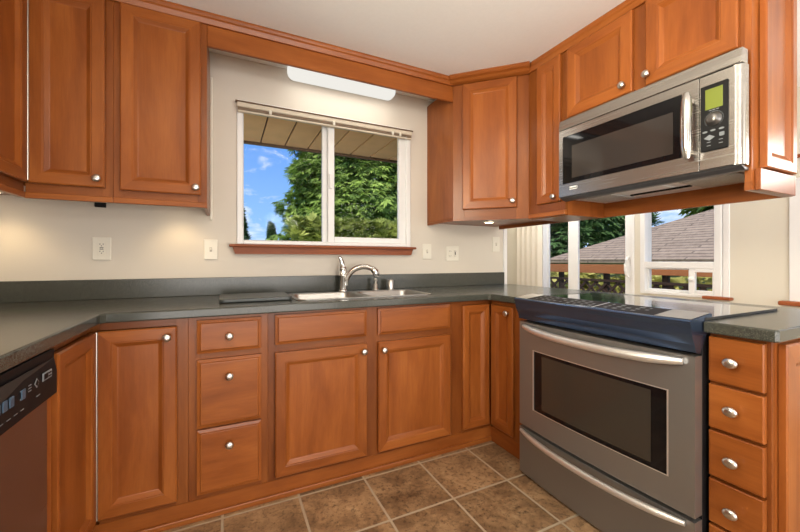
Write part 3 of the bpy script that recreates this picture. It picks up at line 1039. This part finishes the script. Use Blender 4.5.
# soap dispenser and air gap
r = thing('soap_dispenser', 'small nickel soap pump right of the faucet', 'dispenser', (.880, -.085, .9145))
obj('bottle_collar', B().lathe([(.021, 0), (.021, .005), (.015, .009), (.014, .040), (.009, .045), (.007, .060)], (.880, -.085, .9146), 'z', 16), NICKEL, r)
obj('pump_head', B().lathe([(.010, .0602), (.012, .070), (.009, .080)], (.880, -.085, .9146), 'z', 14).tube([(.880, -.085, .986), (.876, -.108, .986), (.874, -.122, .978)], [.0055, .005, .004], 8), NICKEL, r)
tag(obj('air_gap_cap', B().lathe([(.0225, 0), (.022, .062), (.019, .067), (.003, .068)], (.992, -.085, .9146), 'z', 20), NICKEL, None, (.992, -.085, .9146)), 'short cylindrical nickel air gap cap beside the soap pump', 'air gap')
# dark slab board on the counter
tag(obj('cutting_board', poly_curve([rrect(-.075, .262, -.490, -.195, .025)], .9147, .934, .005), plain('dark_grey_green_board', (.050, .057, .054), .28), None, (.09, -.34, .9147)),
    'dark rectangular board lying on the counter left of the sink', 'board')

# ================================================================== UPPER CABINETS
UZ0, UZ1 = 1.404, 2.298
TU = TR(0, -.35, 0)
RZ0, RZ1 = 1.378, 1.4035


def crown(T, x0, x1, name, label, k=1.0):
    prof = [(.015, 2.292), (-.010, 2.292), (-.014 * k, 2.300), (-.020 * k, 2.312), (-.026 * k, 2.318), (-.030 * k, 2.330), (-.030 * k, 2.3392), (.015, 2.3392)]
    return struct(name, B(T).prism(prof, 'x', x0, x1, grain='x'), WOOD, label, 'moulding')


# left corner upper (pie cut) unit
r = thing('wall_cabinet', 'corner wall cabinet at the left with hinged pair of doors', 'cabinet', (-.80, -.35, RZ0))
TUW = TR(-.805, 0, 0, 90)
carcass(r, B().box(-1.118, -.5055, -.329, -.002, 1.432, 2.29).box(-1.118, -.826, -.70, -.3295, 1.432, 2.29))
face_frame(r, TU, -.805, -.5055, UZ0, 2.2915, [(-.545, -.5055)], [(2.275, 2.2915, -.78, -.545), (UZ0, 1.450, -.80, -.545)])
b = B(TUW).box(-.70, -.665, 0, .02, UZ0, 2.2915).box(-.665, -.3505, .0004, .02, UZ0, 1.450, grain='x').box(-.665, -.38, .0004, .02, 2.275, 2.2915, grain='x')
obj('side_face_frame', b, FRAMEWOOD, r)
door(r, TU, -.7865, -.533, 1.441, 2.286, -.556, 1.477, fw=.046)
door(r, TUW, -.69, -.378, 1.441, 2.286, fw=.046)
b = B()
for k in range(46):
    b.lathe([(.0042, 0), (.0042, .0168)], (-.7838, -.3762, 1.45 + k * .0178), 'z', 8)
obj('piano_hinge', b, HINGE, r)
b = B(TU).box(-.805, -.5055, -.006, .016, RZ0, RZ1, .003, 2, grain='x')
obj('light_rail', b, WOOD, r)
b = B(TUW).box(-.70, -.3555, -.006, .016, RZ0, RZ1, .003, 2, grain='x')
obj('light_rail', b, WOOD, r)

# left single door upper unit
r = thing('wall_cabinet', 'single door wall cabinet left of the sink window', 'cabinet', (-.32, -.35, RZ0))
carcass(r, B().box(-.505, -.131, -.329, -.002, 1.432, 2.29))
face_frame(r, TU, -.505, -.131, UZ0, 2.2915, [(-.505, -.465), (-.172, -.131)], [(2.275, 2.2915, -.465, -.172), (UZ0, 1.455, -.465, -.172)])
door(r, TU, -.478, -.158, 1.437, 2.286, -.178, 1.470, fw=.046)
obj('light_rail', B(TU).box(-.505, -.131, -.006, .016, RZ0, RZ1, .003, 2, grain='x'), WOOD, r)
obj('light_rail', B().box(-.147, -.131, -.3295, -.002, RZ0, 1.4315, .002, grain='y'), WOOD, r)
obj('wall_scribe', B().box(-.1305, -.116, -.022, -.001, 1.352, 2.185, .003), PLATE, r)

# valance over the window
tag(obj('valance', B(TU).box(-.1305, 1.3365, .0, .02, 2.188, 2.2915, .002, grain='x'), WOOD, None, (.6, -.35, 2.188)), 'straight wooden valance board spanning above the sink window', 'valance')

# right corner diagonal upper unit
CX, CYB = 1.337, -.35
DL = .481
EX, EY = CX + DL * math.sqrt(.5), CYB - DL * math.sqrt(.5)       # 1.677, -.690
r = thing('wall_cabinet', 'diagonal corner wall cabinet right of the sink window', 'cabinet', (1.60, -.35, RZ0))
BX = 2.008
b = B().prism([(CX + .0005, -.002), (CX + .0005, CYB), (CX + .0142, CYB - .0), (EX + .0, EY + .0142), (EX + .0, EY + .0005), (BX, EY + .0005), (BX, -.002)], 'z', 1.400, 2.29)
carcass(r, b)
TDG = TR(CX, CYB, 0, -45)
b = B(TDG)
b.box(0, .075, -.0, .012, RZ0 + .004, 2.2915, .0008).box(.405, DL, -.0, .012, RZ0 + .004, 2.2915, .0008)
b.box(.075, .405, .0004, .012, 2.275, 2.2915, grain='x').box(.075, .405, .0004, .012, RZ0 + .004, 1.47, grain='x')
obj('face_frame', b, FRAMEWOOD, r)
door(r, TDG, .066, .409, 1.455, 2.286, .383, 1.495, fw=.050)
obj('light_rail', B().box(CX + .0005, CX + .016, CYB, -.002, RZ0 + .004, 1.3995, .002, grain='y'), WOOD, r)

# peninsula uppers
TPU = TR(EX, 0, 0, -90)
r = thing('wall_cabinet', 'narrow tall wall cabinet between the diagonal cabinet and the microwave', 'cabinet', (1.85, -.82, RZ0))
y1_, y2_ = .6915, .9595
carcass(r, B().box(EX + .021, BX, -y2_, -y1_, UZ0 - .03, 2.29))
face_frame(r, TPU, y1_, y2_, UZ0, 2.2915, [(y1_, .785), (.925, y2_)], [(2.275, 2.2915, .785, .925), (UZ0, 1.475, .785, .925)])
door(r, TPU, .770, .9395, 1.455, 2.286, .908, 1.483, fw=.042)
obj('light_rail', B(TPU).box(y1_, y2_, -.008, .016, RZ0, 1.4035, .003, 2, grain='x'), WOOD, r)

MZ0, MZ1 = 1.462, 1.868
r = thing('wall_cabinet', 'two door wall cabinet directly above the microwave', 'cabinet', (1.85, -1.35, 1.872))
y1_, y2_ = .960, 1.7345
carcass(r, B().box(EX + .021, BX, -y2_, -y1_, 1.872, 2.29))
face_frame(r, TPU, y1_, y2_, 1.872, 2.2915, [(y1_, 1.0), (1.325, 1.41), (1.70, y2_)], [(2.275, 2.2915, 1.0, 1.325), (2.275, 2.2915, 1.41, 1.70), (1.872, 1.915, 1.0, 1.325), (1.872, 1.915, 1.41, 1.70)])
door(r, TPU, .986, 1.339, 1.905, 2.286, 1.302, 1.945, fw=.052)
door(r, TPU, 1.397, 1.722, 1.905, 2.286, 1.411, 1.947, fw=.052)

# end panel at the microwave's right with applied raised panel
r = thing('cabinet_end_panel', 'tall wooden end panel right of the microwave', 'end panel', (1.85, -1.745, 1.374))
obj('board', B().box(EX - .004, BX, -1.7555, -1.735, 1.405, 2.2915, .001), WOOD, r)
obj('light_rail', B().box(EX + .018, BX - .012, -1.772, -1.756, 1.374, 1.452, .002, grain='x').box(EX - .004, BX, -1.7555, -1.735, 1.374, 1.4048, grain='x'), WOOD, r)
TEP = TR(0, -1.756, 0)
door(r, TEP, 1.728, 1.992, 1.458, 2.286, fw=.040, bw=.022, name='decorative_panel')

# back board of the hanging cabinets with its lower rail
tag(obj('cabinet_back_rail', B().box(BX + .0005, BX + .02, -1.7555, -.035, 1.376, 1.470, .002, grain='y'), WOOD, None, (BX, -.9, 1.376)), 'long wooden back rail under the hanging cabinets behind the microwave', 'rail')

# crown mouldings
crown(TU, -.795, CX - .005, 'trim_4', 'wooden crown moulding along the left cabinets and valance')
crown(TUW, -1.2, -.36, 'trim_5', 'wooden crown moulding over the far left cabinet')
crown(TDG, -.012, DL + .004, 'trim_6', 'wooden crown moulding over the diagonal cabinet', 2.3)
crown(TPU, .68, 1.757, 'trim_7', 'wooden crown moulding over the microwave cabinets')

# ------------------------------------------------------------------ under-cabinet lights
PUCK = emit('warm_puck_lens', (1.0, .80, .50), 14)


def puck(x, y, z, label, power, group=None):
    q = thing('under_cabinet_light', label, 'light', (x, y, z), group)
    obj('housing', B().lathe([(.040, 0), (.040, .007), (.036, .010), (.031, .0105)], (x, y, z), '-z', 20), NICKEL, q)
    obj('lens', B().lathe([(.030, .0107), (.024, .0125), (.004, .0132)], (x, y, z), '-z', 18), PUCK, q)
    l = bpy.data.lights.new('puck_lamp', 'SPOT')
    l.energy = power
    l.spot_size = R(130)
    l.spot_blend = .8
    l.shadow_soft_size = .03
    l.color = (1.0, .74, .42)
    o = bpy.data.objects.new('puck_lamp', l)
    COL.objects.link(o)
    o.location = (x, y, z - .028)


puck(-.99, -.15, 1.4315, 'round puck light under the far left corner wall cabinet', 3.2)
puck(-.275, -.13, 1.4315, 'round puck light under the single door wall cabinet', 2.5)
puck(1.66, -.33, 1.3995, 'round puck light under the diagonal corner cabinet', 1.5)
tag(obj('cable_clip', B().box(-.660, -.615, -.022, -.002, 1.395, 1.4315, .002), BLACK, None, (-.637, -.01, 1.395)), 'small black cable clip under the left wall cabinets', 'clip')


# ------------------------------------------------------------------ outlets and switches on the sink wall
def plate(cx, cz, w_, h_, label, kind):
    q = thing('wall_outlet' if kind != 'switch' else 'light_switch', label, 'outlet' if kind != 'switch' else 'switch', (cx, -.0005, cz))
    obj('cover_plate', B().box(cx - w_ / 2, cx + w_ / 2, -.007, -.0005, cz - h_ / 2, cz + h_ / 2, .0025, 2), PLATE, q)
    DK = RUBBER
    if kind == 'gfci':
        i = obj('receptacle', B().box(cx - .017, cx + .017, -.0088, -.0072, cz - .034, cz + .034, .001), PLATE, q)
        b = B()
        for s_ in (.022, -.016):
            b.box(cx - .008, cx - .0055, -.0095, -.0089, cz + s_ - .002, cz + s_ + .005).box(cx + .0055, cx + .008, -.0095, -.0089, cz + s_ - .002, cz + s_ + .005)
            b.lathe([(.0025, 0), (.0025, .0006)], (cx, -.0089, cz + s_ - .008), '-y', 10)
        b.box(cx - .008, cx + .008, -.0100, -.0089, cz + .003, cz + .0065).box(cx - .008, cx + .008, -.0100, -.0089, cz - .0045, cz - .001)
        obj('slots', b, DK, i)
    elif kind == 'switch':
        i = obj('toggle', B().box(cx - .0045, cx + .0045, -.018, -.0072, cz - .004, cz + .010, .0015), PLATE, q)
        obj('toggle_slot', B().box(cx - .006, cx + .006, -.0078, -.0071, cz - .013, cz + .013), plain('ivory_shadow', (.42, .38, .31), .5), q)
    else:
        for sx in (-.023, .023):
            i = obj('receptacle', B().box(cx + sx - .015, cx + sx + .015, -.0088, -.0072, cz - .033, cz + .033, .001), PLATE, q)
            b = B()
            if kind == 'double' and sx > 0:
                b.box(cx + sx - .004, cx + sx + .004, -.0125, -.0089, cz - .010, cz + .012, .001)
            for s_ in (.019, -.019):
                b.box(cx + sx - .0075, cx + sx - .005, -.0095, -.0089, cz + s_ - .004, cz + s_ + .004).box(cx + sx + .005, cx + sx + .0075, -.0095, -.0089, cz + s_ - .004, cz + s_ + .004)
            obj('slots', b, DK, i)
    b = B()
    for s_ in (-1, 1):
        b.lathe([(.0025, 0), (.002, .0008)], (cx, -.0071, cz + s_ * (h_ / 2 - .010)), '-y', 8)
    obj('screws', b, PLATE, q)
    return q


plate(-.6335, 1.179, .079, .120, 'ivory ground-fault outlet on the wall under the left corner cabinet', 'gfci')
plate(-.127, 1.181, .070, .116, 'ivory toggle switch on the wall left of the window', 'switch')
plate(1.335, 1.185, .074, .116, 'ivory toggle switch just right of the window sill', 'switch')
plate(1.566, 1.171, .120, .118, 'ivory double-width outlet under the diagonal cabinet', 'double')
plate(2.005, 1.252, .078, .124, 'ivory toggle switch near the end of the sink wall', 'switch')

# ================================================================== MICROWAVE
r = thing('microwave', 'stainless over-the-range microwave mounted under the cabinet', 'microwave', (1.80, -1.36, MZ0))
MX = 1.612
TM = TR(MX, 0, 0, -90)
ya, yb = .972, 1.7335
obj('body', B(TM).box(ya, yb, .045, 2.004 - MX, MZ0 + .012, MZ1, .003), MICRO_STEEL, r)
obj('vent_strip', B(TM).prism([(-.004, 1.8265), (-.002, 1.850), (.004, MZ1 + .014), (.0445, MZ1 + .014), (.0445, 1.8265)], 'x', ya, yb + .0185, bev=.003), MICRO_STEEL, r)
# door
fr = obj('door', B(TM).rings(ya, 1.6217, MZ0 + .002, 1.8245, [(0, .044), (0, .0006), (.0006, 0), (.010, 0)], cap=False, frame_grain=False), MICRO_STEEL, r)
q = B(TM)
wx0, wx1, wz0, wz1 = .996, 1.5645, 1.531, 1.787
dx0, dx1, dz0, dz1 = ya + .010, 1.6117, MZ0 + .012, 1.8145
q.add([(dx0, 0, dz0), (dx1, 0, dz0), (dx1, 0, dz1), (dx0, 0, dz1), (wx0, 0, wz0), (wx1, 0, wz0), (wx1, 0, wz1), (wx0, 0, wz1), (wx0, .004, wz0), (wx1, .004, wz0), (wx1, .004, wz1), (wx0, .004, wz1)],
      [(0, 1, 5, 4), (1, 2, 6, 5), (2, 3, 7, 6), (3, 0, 4, 7), (4, 5, 9, 8), (5, 6, 10, 9), (6, 7, 11, 10), (7, 4, 8, 11)])
obj('door_skin', q, MICRO_STEEL, fr)
obj('window_surround', B(TM).box(wx0 + .0005, wx1 - .0005, .0025, .012, wz0 + .0005, wz1 - .0005, .001), BLACKGLASS, fr)
obj('window', B(TM).box(1.053, 1.532, .0008, .0024, 1.556, 1.728, .0004), MICROGLASS, fr)
obj('badge', B(TM).box(1.040, 1.087, -.002, -.0003, 1.494, 1.512, .0005), WHITE, fr)
b = B(TM)
for k, (xa_, xb_) in enumerate(((1.0425, 1.0465), (1.050, 1.054), (1.0565, 1.0605), (1.063, 1.067), (1.0695, 1.0735), (1.076, 1.080))):
    b.box(xa_, xb_, -.0026, -.0021, 1.4985, 1.5065 if k == 0 else 1.5045)
b.box(1.0825, 1.0845, -.0026, -.0021, 1.4955, 1.5105)
obj('badge_marks', b, BLACK, fr)
# handle
hp = [(1.600, -.040 - .006 * (1 - (k / 5 - 1) ** 2), 1.513 + .0255 * k) for k in range(11)]
hb = B(TM).tube(hp, [.009, .0145, .016, .0165, .0165, .0165, .0165, .0165, .016, .0145, .009], 16, flat=1.15)
hb.box(1.592, 1.608, -.036, -.0002, 1.530, 1.548, .002).box(1.592, 1.608, -.036, -.0002, 1.732, 1.750, .002)
obj('handle', hb, plain('microwave_handle_steel', (.56, .545, .52), .22, 1.0), fr)
# control side
cpn = obj('control_section', B(TM).box(1.6222, yb + .0, 0, .0445, MZ0 + .002, 1.8245, .003).prism(
    [(yb - .006, .0005)] + [(yb - .006 + .026 * math.sin(R(15 * k)), .026 - .0255 * math.cos(R(15 * k))) for k in range(7)] + [(yb + .020, .0445), (yb - .006, .0445)], 'z', MZ0 + .002, 1.8245), MICRO_STEEL, r)
kp = obj('keypad', B(TM).box(1.629, 1.714, -.0035, -.0004, 1.532, 1.783, .003), BLACK, cpn)
b = B(TM).rings(1.644, 1.698, 1.690, 1.767, [(0, -.0036), (.001, -.0044)], True)
obj('display', b, LCD, cpn)
obj('dial', B(TM).lathe([(.025, 0), (.025, .003), (.020, .004), (.0185, .016), (.016, .019), (.003, .0195)], (1.671, -.0037, 1.650), '-y', 24), plain('dial_grey', (.16, .155, .15), .3, .8), cpn)
b = B(TM)
for k in range(24):                      # dial ring marks
    a = R(-50 + 11.5 * k)
    b.box(1.671 + .0285 * math.cos(a) - .001, 1.671 + .0285 * math.cos(a) + .001, -.0042, -.0036, 1.650 + .0285 * math.sin(a) - .001, 1.650 + .0285 * math.sin(a) + .001)
for xx, ww in ((1.660, .008), (1.671, .008), (1.682, .008)):
    b.box(xx - ww / 2, xx + ww / 2, -.0042, -.0036, 1.6835, 1.6865)
for xx, zz in ((1.643, 1.607), (1.668, 1.6085), (1.694, 1.608)):
    obj('button', B(TM).lathe([(.0085, 0), (.008, .001)], (xx, -.0036, zz), '-y', 14, sy=.45), PRINT, cpn)
b.box(1.688, 1.703, -.0046, -.0036, 1.580, 1.594, .002)
obj('lettering', b, PRINT, cpn)
b = B(TM)
for (cx_, cz_) in ((1.657, 1.583),):
    b.prism([(cx_ - .017, cz_), (cx_, cz_ - .011), (cx_ + .017, cz_), (cx_, cz_ + .011)], 'y', -.0044, -.0036)
for (cx_, cz_) in ((1.655, 1.566), (1.692, 1.568), (1.655, 1.553), (1.692, 1.555)):
    b.box(cx_ - .006, cx_ + .006, -.0042, -.0036, cz_ - .0012, cz_ + .0012)
obj('printed_buttons', b, PRINT, cpn)
# underside
ub = obj('underside', B(TM).box(ya + .004, yb - .001, .012, 2.0 - MX, MZ0 - .004, MZ0 + .0115, .002), GALV, r)
obj('front_lip', B(TM).prism([(.004, MZ0 + .0015), (.035, MZ0 - .016), (.060, MZ0 - .016), (.060, MZ0 - .0045), (.011, MZ0 - .0045), (.0105, MZ0 + .0015)], 'x', ya + .002, yb + .014, bev=.001), plain('lip_grey', (.12, .12, .125), .35, .6), ub)
for xa_, xb_ in ((1.02, 1.20), (1.50, 1.70)):
    f = obj('grease_filter', B(TM).box(xa_, xb_, .105, .30, MZ0 - .012, MZ0 - .0045, .002), GREASE, ub)
obj('light_cover', B(TM).box(1.24, 1.44, .10, .20, MZ0 - .010, MZ0 - .0045, .003), WHITE, ub)
obj('latch_bar', B(TM).box(1.22, 1.49, .225, .24, MZ0 - .012, MZ0 - .0045, .002), BLACK, ub)

# ================================================================== RANGE
r = thing('range', 'stainless slide-in electric range with oven below', 'range', (1.65, -1.335, 0))
RX = 1.352
TRG = TR(RX, 0, 0, -90)
ra, rb = .944, 1.7285
obj('body', B(TRG).box(ra + .004, rb, .046, .56, .03, .905, .002), BLACK, r)
BOW = .016


def bowed(x0, x1, z0, z1, y_back, bow, n=16, bev=.004):
    """slab whose front bulges towards the room"""
    def yf(x):
        u = (x - (x0 + x1) / 2) / ((x1 - x0) / 2)
        return -bow * (1 - u * u)
    pts = [(x0 + (x1 - x0) * k / n, yf(x0 + (x1 - x0) * k / n)) for k in range(n + 1)] + [(x1, y_back), (x0, y_back)]
    return pts


# oven door with window opening
fx0, fx1 = 1.043, 1.650
fz0, fz1 = .367, .664
q = B(TRG)
pz = (.262, .798)
yfn = lambda x: -BOW * (1 - ((x - (ra + rb) / 2) / ((rb - ra) / 2)) ** 2)


def strip(q, xa, xb, z0, z1, n=10, off=0.0):
    vs, fs = [], []
    for k in range(n + 1):
        x = xa + (xb - xa) * k / n
        vs += [(x, yfn(x) + off, z0), (x, yfn(x) + off, z1)]
    for k in range(n):
        fs.append((2 * k, 2 * k + 2, 2 * k + 3, 2 * k + 1))
    q.add(vs, fs, smooth=True)


strip(q, ra, rb, fz1, pz[1])
strip(q, ra, rb, pz[0], fz0)
strip(q, ra, fx0, fz0, fz1)
strip(q, fx1, rb, fz0, fz1)
# returns: outer edge and opening edge
vs, fs = [], []
for zz in pz:
    for k in range(17):
        x = ra + (rb - ra) * k / 16
        vs += [(x, yfn(x), zz), (x, .045, zz)]
for j in range(2):
    for k in range(16):
        a = j * 34 + 2 * k
        fs.append((a, a + 1, a + 3, a + 2))
q.add(vs, fs)
q.add([(ra, yfn(ra), pz[0]), (ra, .045, pz[0]), (ra, .045, pz[1]), (ra, yfn(ra), pz[1])], [(0, 1, 2, 3)])
q.add([(rb, yfn(rb), pz[0]), (rb, .045, pz[0]), (rb, .045, pz[1]), (rb, yfn(rb), pz[1])], [(3, 2, 1, 0)])
od = obj('oven_door', q, RANGE_STEEL, r)
q = B(TRG)
vs = [(x, yfn(x) + o_, z) for o_ in (-.0005, .012) for x, z in ((fx0, fz0), (fx1, fz0), (fx1, fz1), (fx0, fz1))]
# bright bevel round the window
tb = B(TRG)
for xa, xb, z0, z1 in ((fx0 - .003, fx0 + .002, fz0 - .003, fz1 + .003), (fx1 - .002, fx1 + .003, fz0 - .003, fz1 + .003)):
    tb.box(xa, xb, yfn(xa) - .001, .012, z0, z1)
strip(tb, fx0 - .003, fx1 + .003, fz1 - .001, fz1 + .003, 12, -.001)
strip(tb, fx0 - .003, fx1 + .003, fz0 - .003, fz0 + .001, 12, -.001)
obj('window_trim', tb, HANDLE_STEEL, od)
q = B(TRG)
strip(q, fx0 + .002, fx1 - .002, fz0 + .001, fz1 - .001, 12, .003)
obj('window_surround', q, BLACKGLASS, od)
q = B(TRG)
strip(q, 1.098, 1.596, .385, .648, 12, .0018)
obj('window', q, OVENGLASS, od)


def bow_handle(x0, x1, z, sag, reach, rad, flat=1.0, n=22):
    p, rr = [], []
    for k in range(n + 1):
        u = k / n
        e = 1 - abs(2 * u - 1) ** 2.4
        p.append((x0 + (x1 - x0) * u, -.012 - reach * e, z - sag * e))
        rr.append(rad * (.62 + .38 * min(1, e * 2.2)))
    return p, rr


p, rr = bow_handle(.985, 1.700, .778, .012, .052, .018)
obj('oven_handle', B(TRG).tube(p, rr, 14), HANDLE_STEEL, od)
# storage drawer
pts = bowed(ra, rb, 0, 0, .045, BOW)
dwr = obj('storage_drawer', B(TRG).prism(pts, 'z', .012, .247), RANGE_STEEL, r)
p, rr = bow_handle(.966, 1.706, .236, .010, .044, .014)
obj('drawer_handle', B(TRG).tube(p, rr, 14), HANDLE_STEEL, dwr)
obj('kick_plate', B(TRG).box(ra + .01, rb - .01, .05, .06, .0, .03), BLACK, r)
# control console: bowed nose and sloped deck
q = B(TRG)
NN = 20
ca, cb = .936, 1.7295
prof = [(.030, .806), (.004, .812), (-.003, .838), (-.016, .862), (-.019, .872), (-.023, .895), (-.029, .910), (-.030, .917), (-.026, .9215), (.100, .9355), (.106, .934), (.106, .9225)]
vs, fs = [], []
for k in range(NN + 1):
    x = ca + (cb - ca) * k / NN
    u = 2 * k / NN - 1
    bow = -.012 * (1 - u * u)
    for j, (yy, zz) in enumerate(prof):
        vs.append((x, yy + (bow if 1 <= j <= 8 else 0), zz))
m_ = len(prof)
for k in range(NN):
    for j in range(m_ - 1):
        a = k * m_ + j
        fs.append((a, a + m_, a + m_ + 1, a + 1))
q.add(vs, fs, smooth=False)
q.add(vs[:m_], [tuple(range(m_))])
q.add(vs[-m_:], [tuple(range(m_))[::-1]])
con = obj('control_console', q, NOSE_STEEL, r)


def deck(q, xa, xb, y0, y1, lift, n=10):
    vs, fs = [], []
    for k in range(n + 1):
        x = xa + (xb - xa) * k / n
        u = 2 * (x - ca) / (cb - ca) - 1
        bo = -.012 * (1 - u * u)
        for yy in (y0 + bo, y1):
            zz = .9215 + (yy + .026) / .126 * .014 + lift
            vs.append((x, yy, zz))
    for k in range(n):
        fs.append((2 * k, 2 * k + 2, 2 * k + 3, 2 * k + 1))
    q.add(vs, fs)


q = B(TRG)
deck(q, 1.018, 1.615, -.018, .094, .0011)
obj('touch_panel', q, plain('touch_panel_glass', (.012, .009, .008), .5, spec=.15), con)
q = B(TRG)
deck(q, ca + .002, 1.016, -.022, .098, .0018)
obj('end_cap', q, HANDLE_STEEL, con)
q = B(TRG)
deck(q, 1.617, cb - .002, -.022, .098, .0018)
obj('end_cap', q, plain('end_cap_grey', (.42, .41, .40), .5, .5), con)
q = B(TRG)
deck(q, 1.372, 1.380, -.016, .092, .0022, 2)
obj('panel_divider', q, HANDLE_STEEL, con)
q = B(TRG)
for k in range(15):
    xx = 1.05 + k * .036
    if 1.35 < xx < 1.40: continue
    for yy in (.005, .035, .065):
        if random.random() < .8:
            deck(q, xx, xx + random.uniform(.008, .020), yy, yy + .006, .0024, 1)
obj('lettering', q, PRINT, con)
# cooktop
q = B(TRG).box(ca + .004, cb - .002, .1065, .606, .906, .9225, .002)
ck = obj('cooktop', q, COOKGLASS, r)
TRIMD = plain('dark_trim', (.03, .032, .035), .25, .5)
obj('side_trim', B(TRG).box(cb - .0015, cb + .0015, .06, .607, .9146, .9235), TRIMD, ck)
obj('side_trim', B(TRG).box(ca + .0, ca + .0035, .108, .607, .9146, .9235), TRIMD, ck)

# repeats share a group
GROUPS = {'base_cabinet': 'wooden base cabinets under the counter', 'wall_cabinet': 'wooden wall cabinets', 'under_cabinet_light': 'puck lights under the wall cabinets',
          'light_switch': 'ivory switches on the sink wall', 'wall_outlet': 'ivory outlets on the sink wall', 'conifer_tree': 'conifers beyond the sink window',
          'leafy_tree': 'trees beyond the patio door'}
for o in list(S.objects):
    g = GROUPS.get(o.name.split('.')[0])
    if g and o.parent is None:
        o['group'] = g
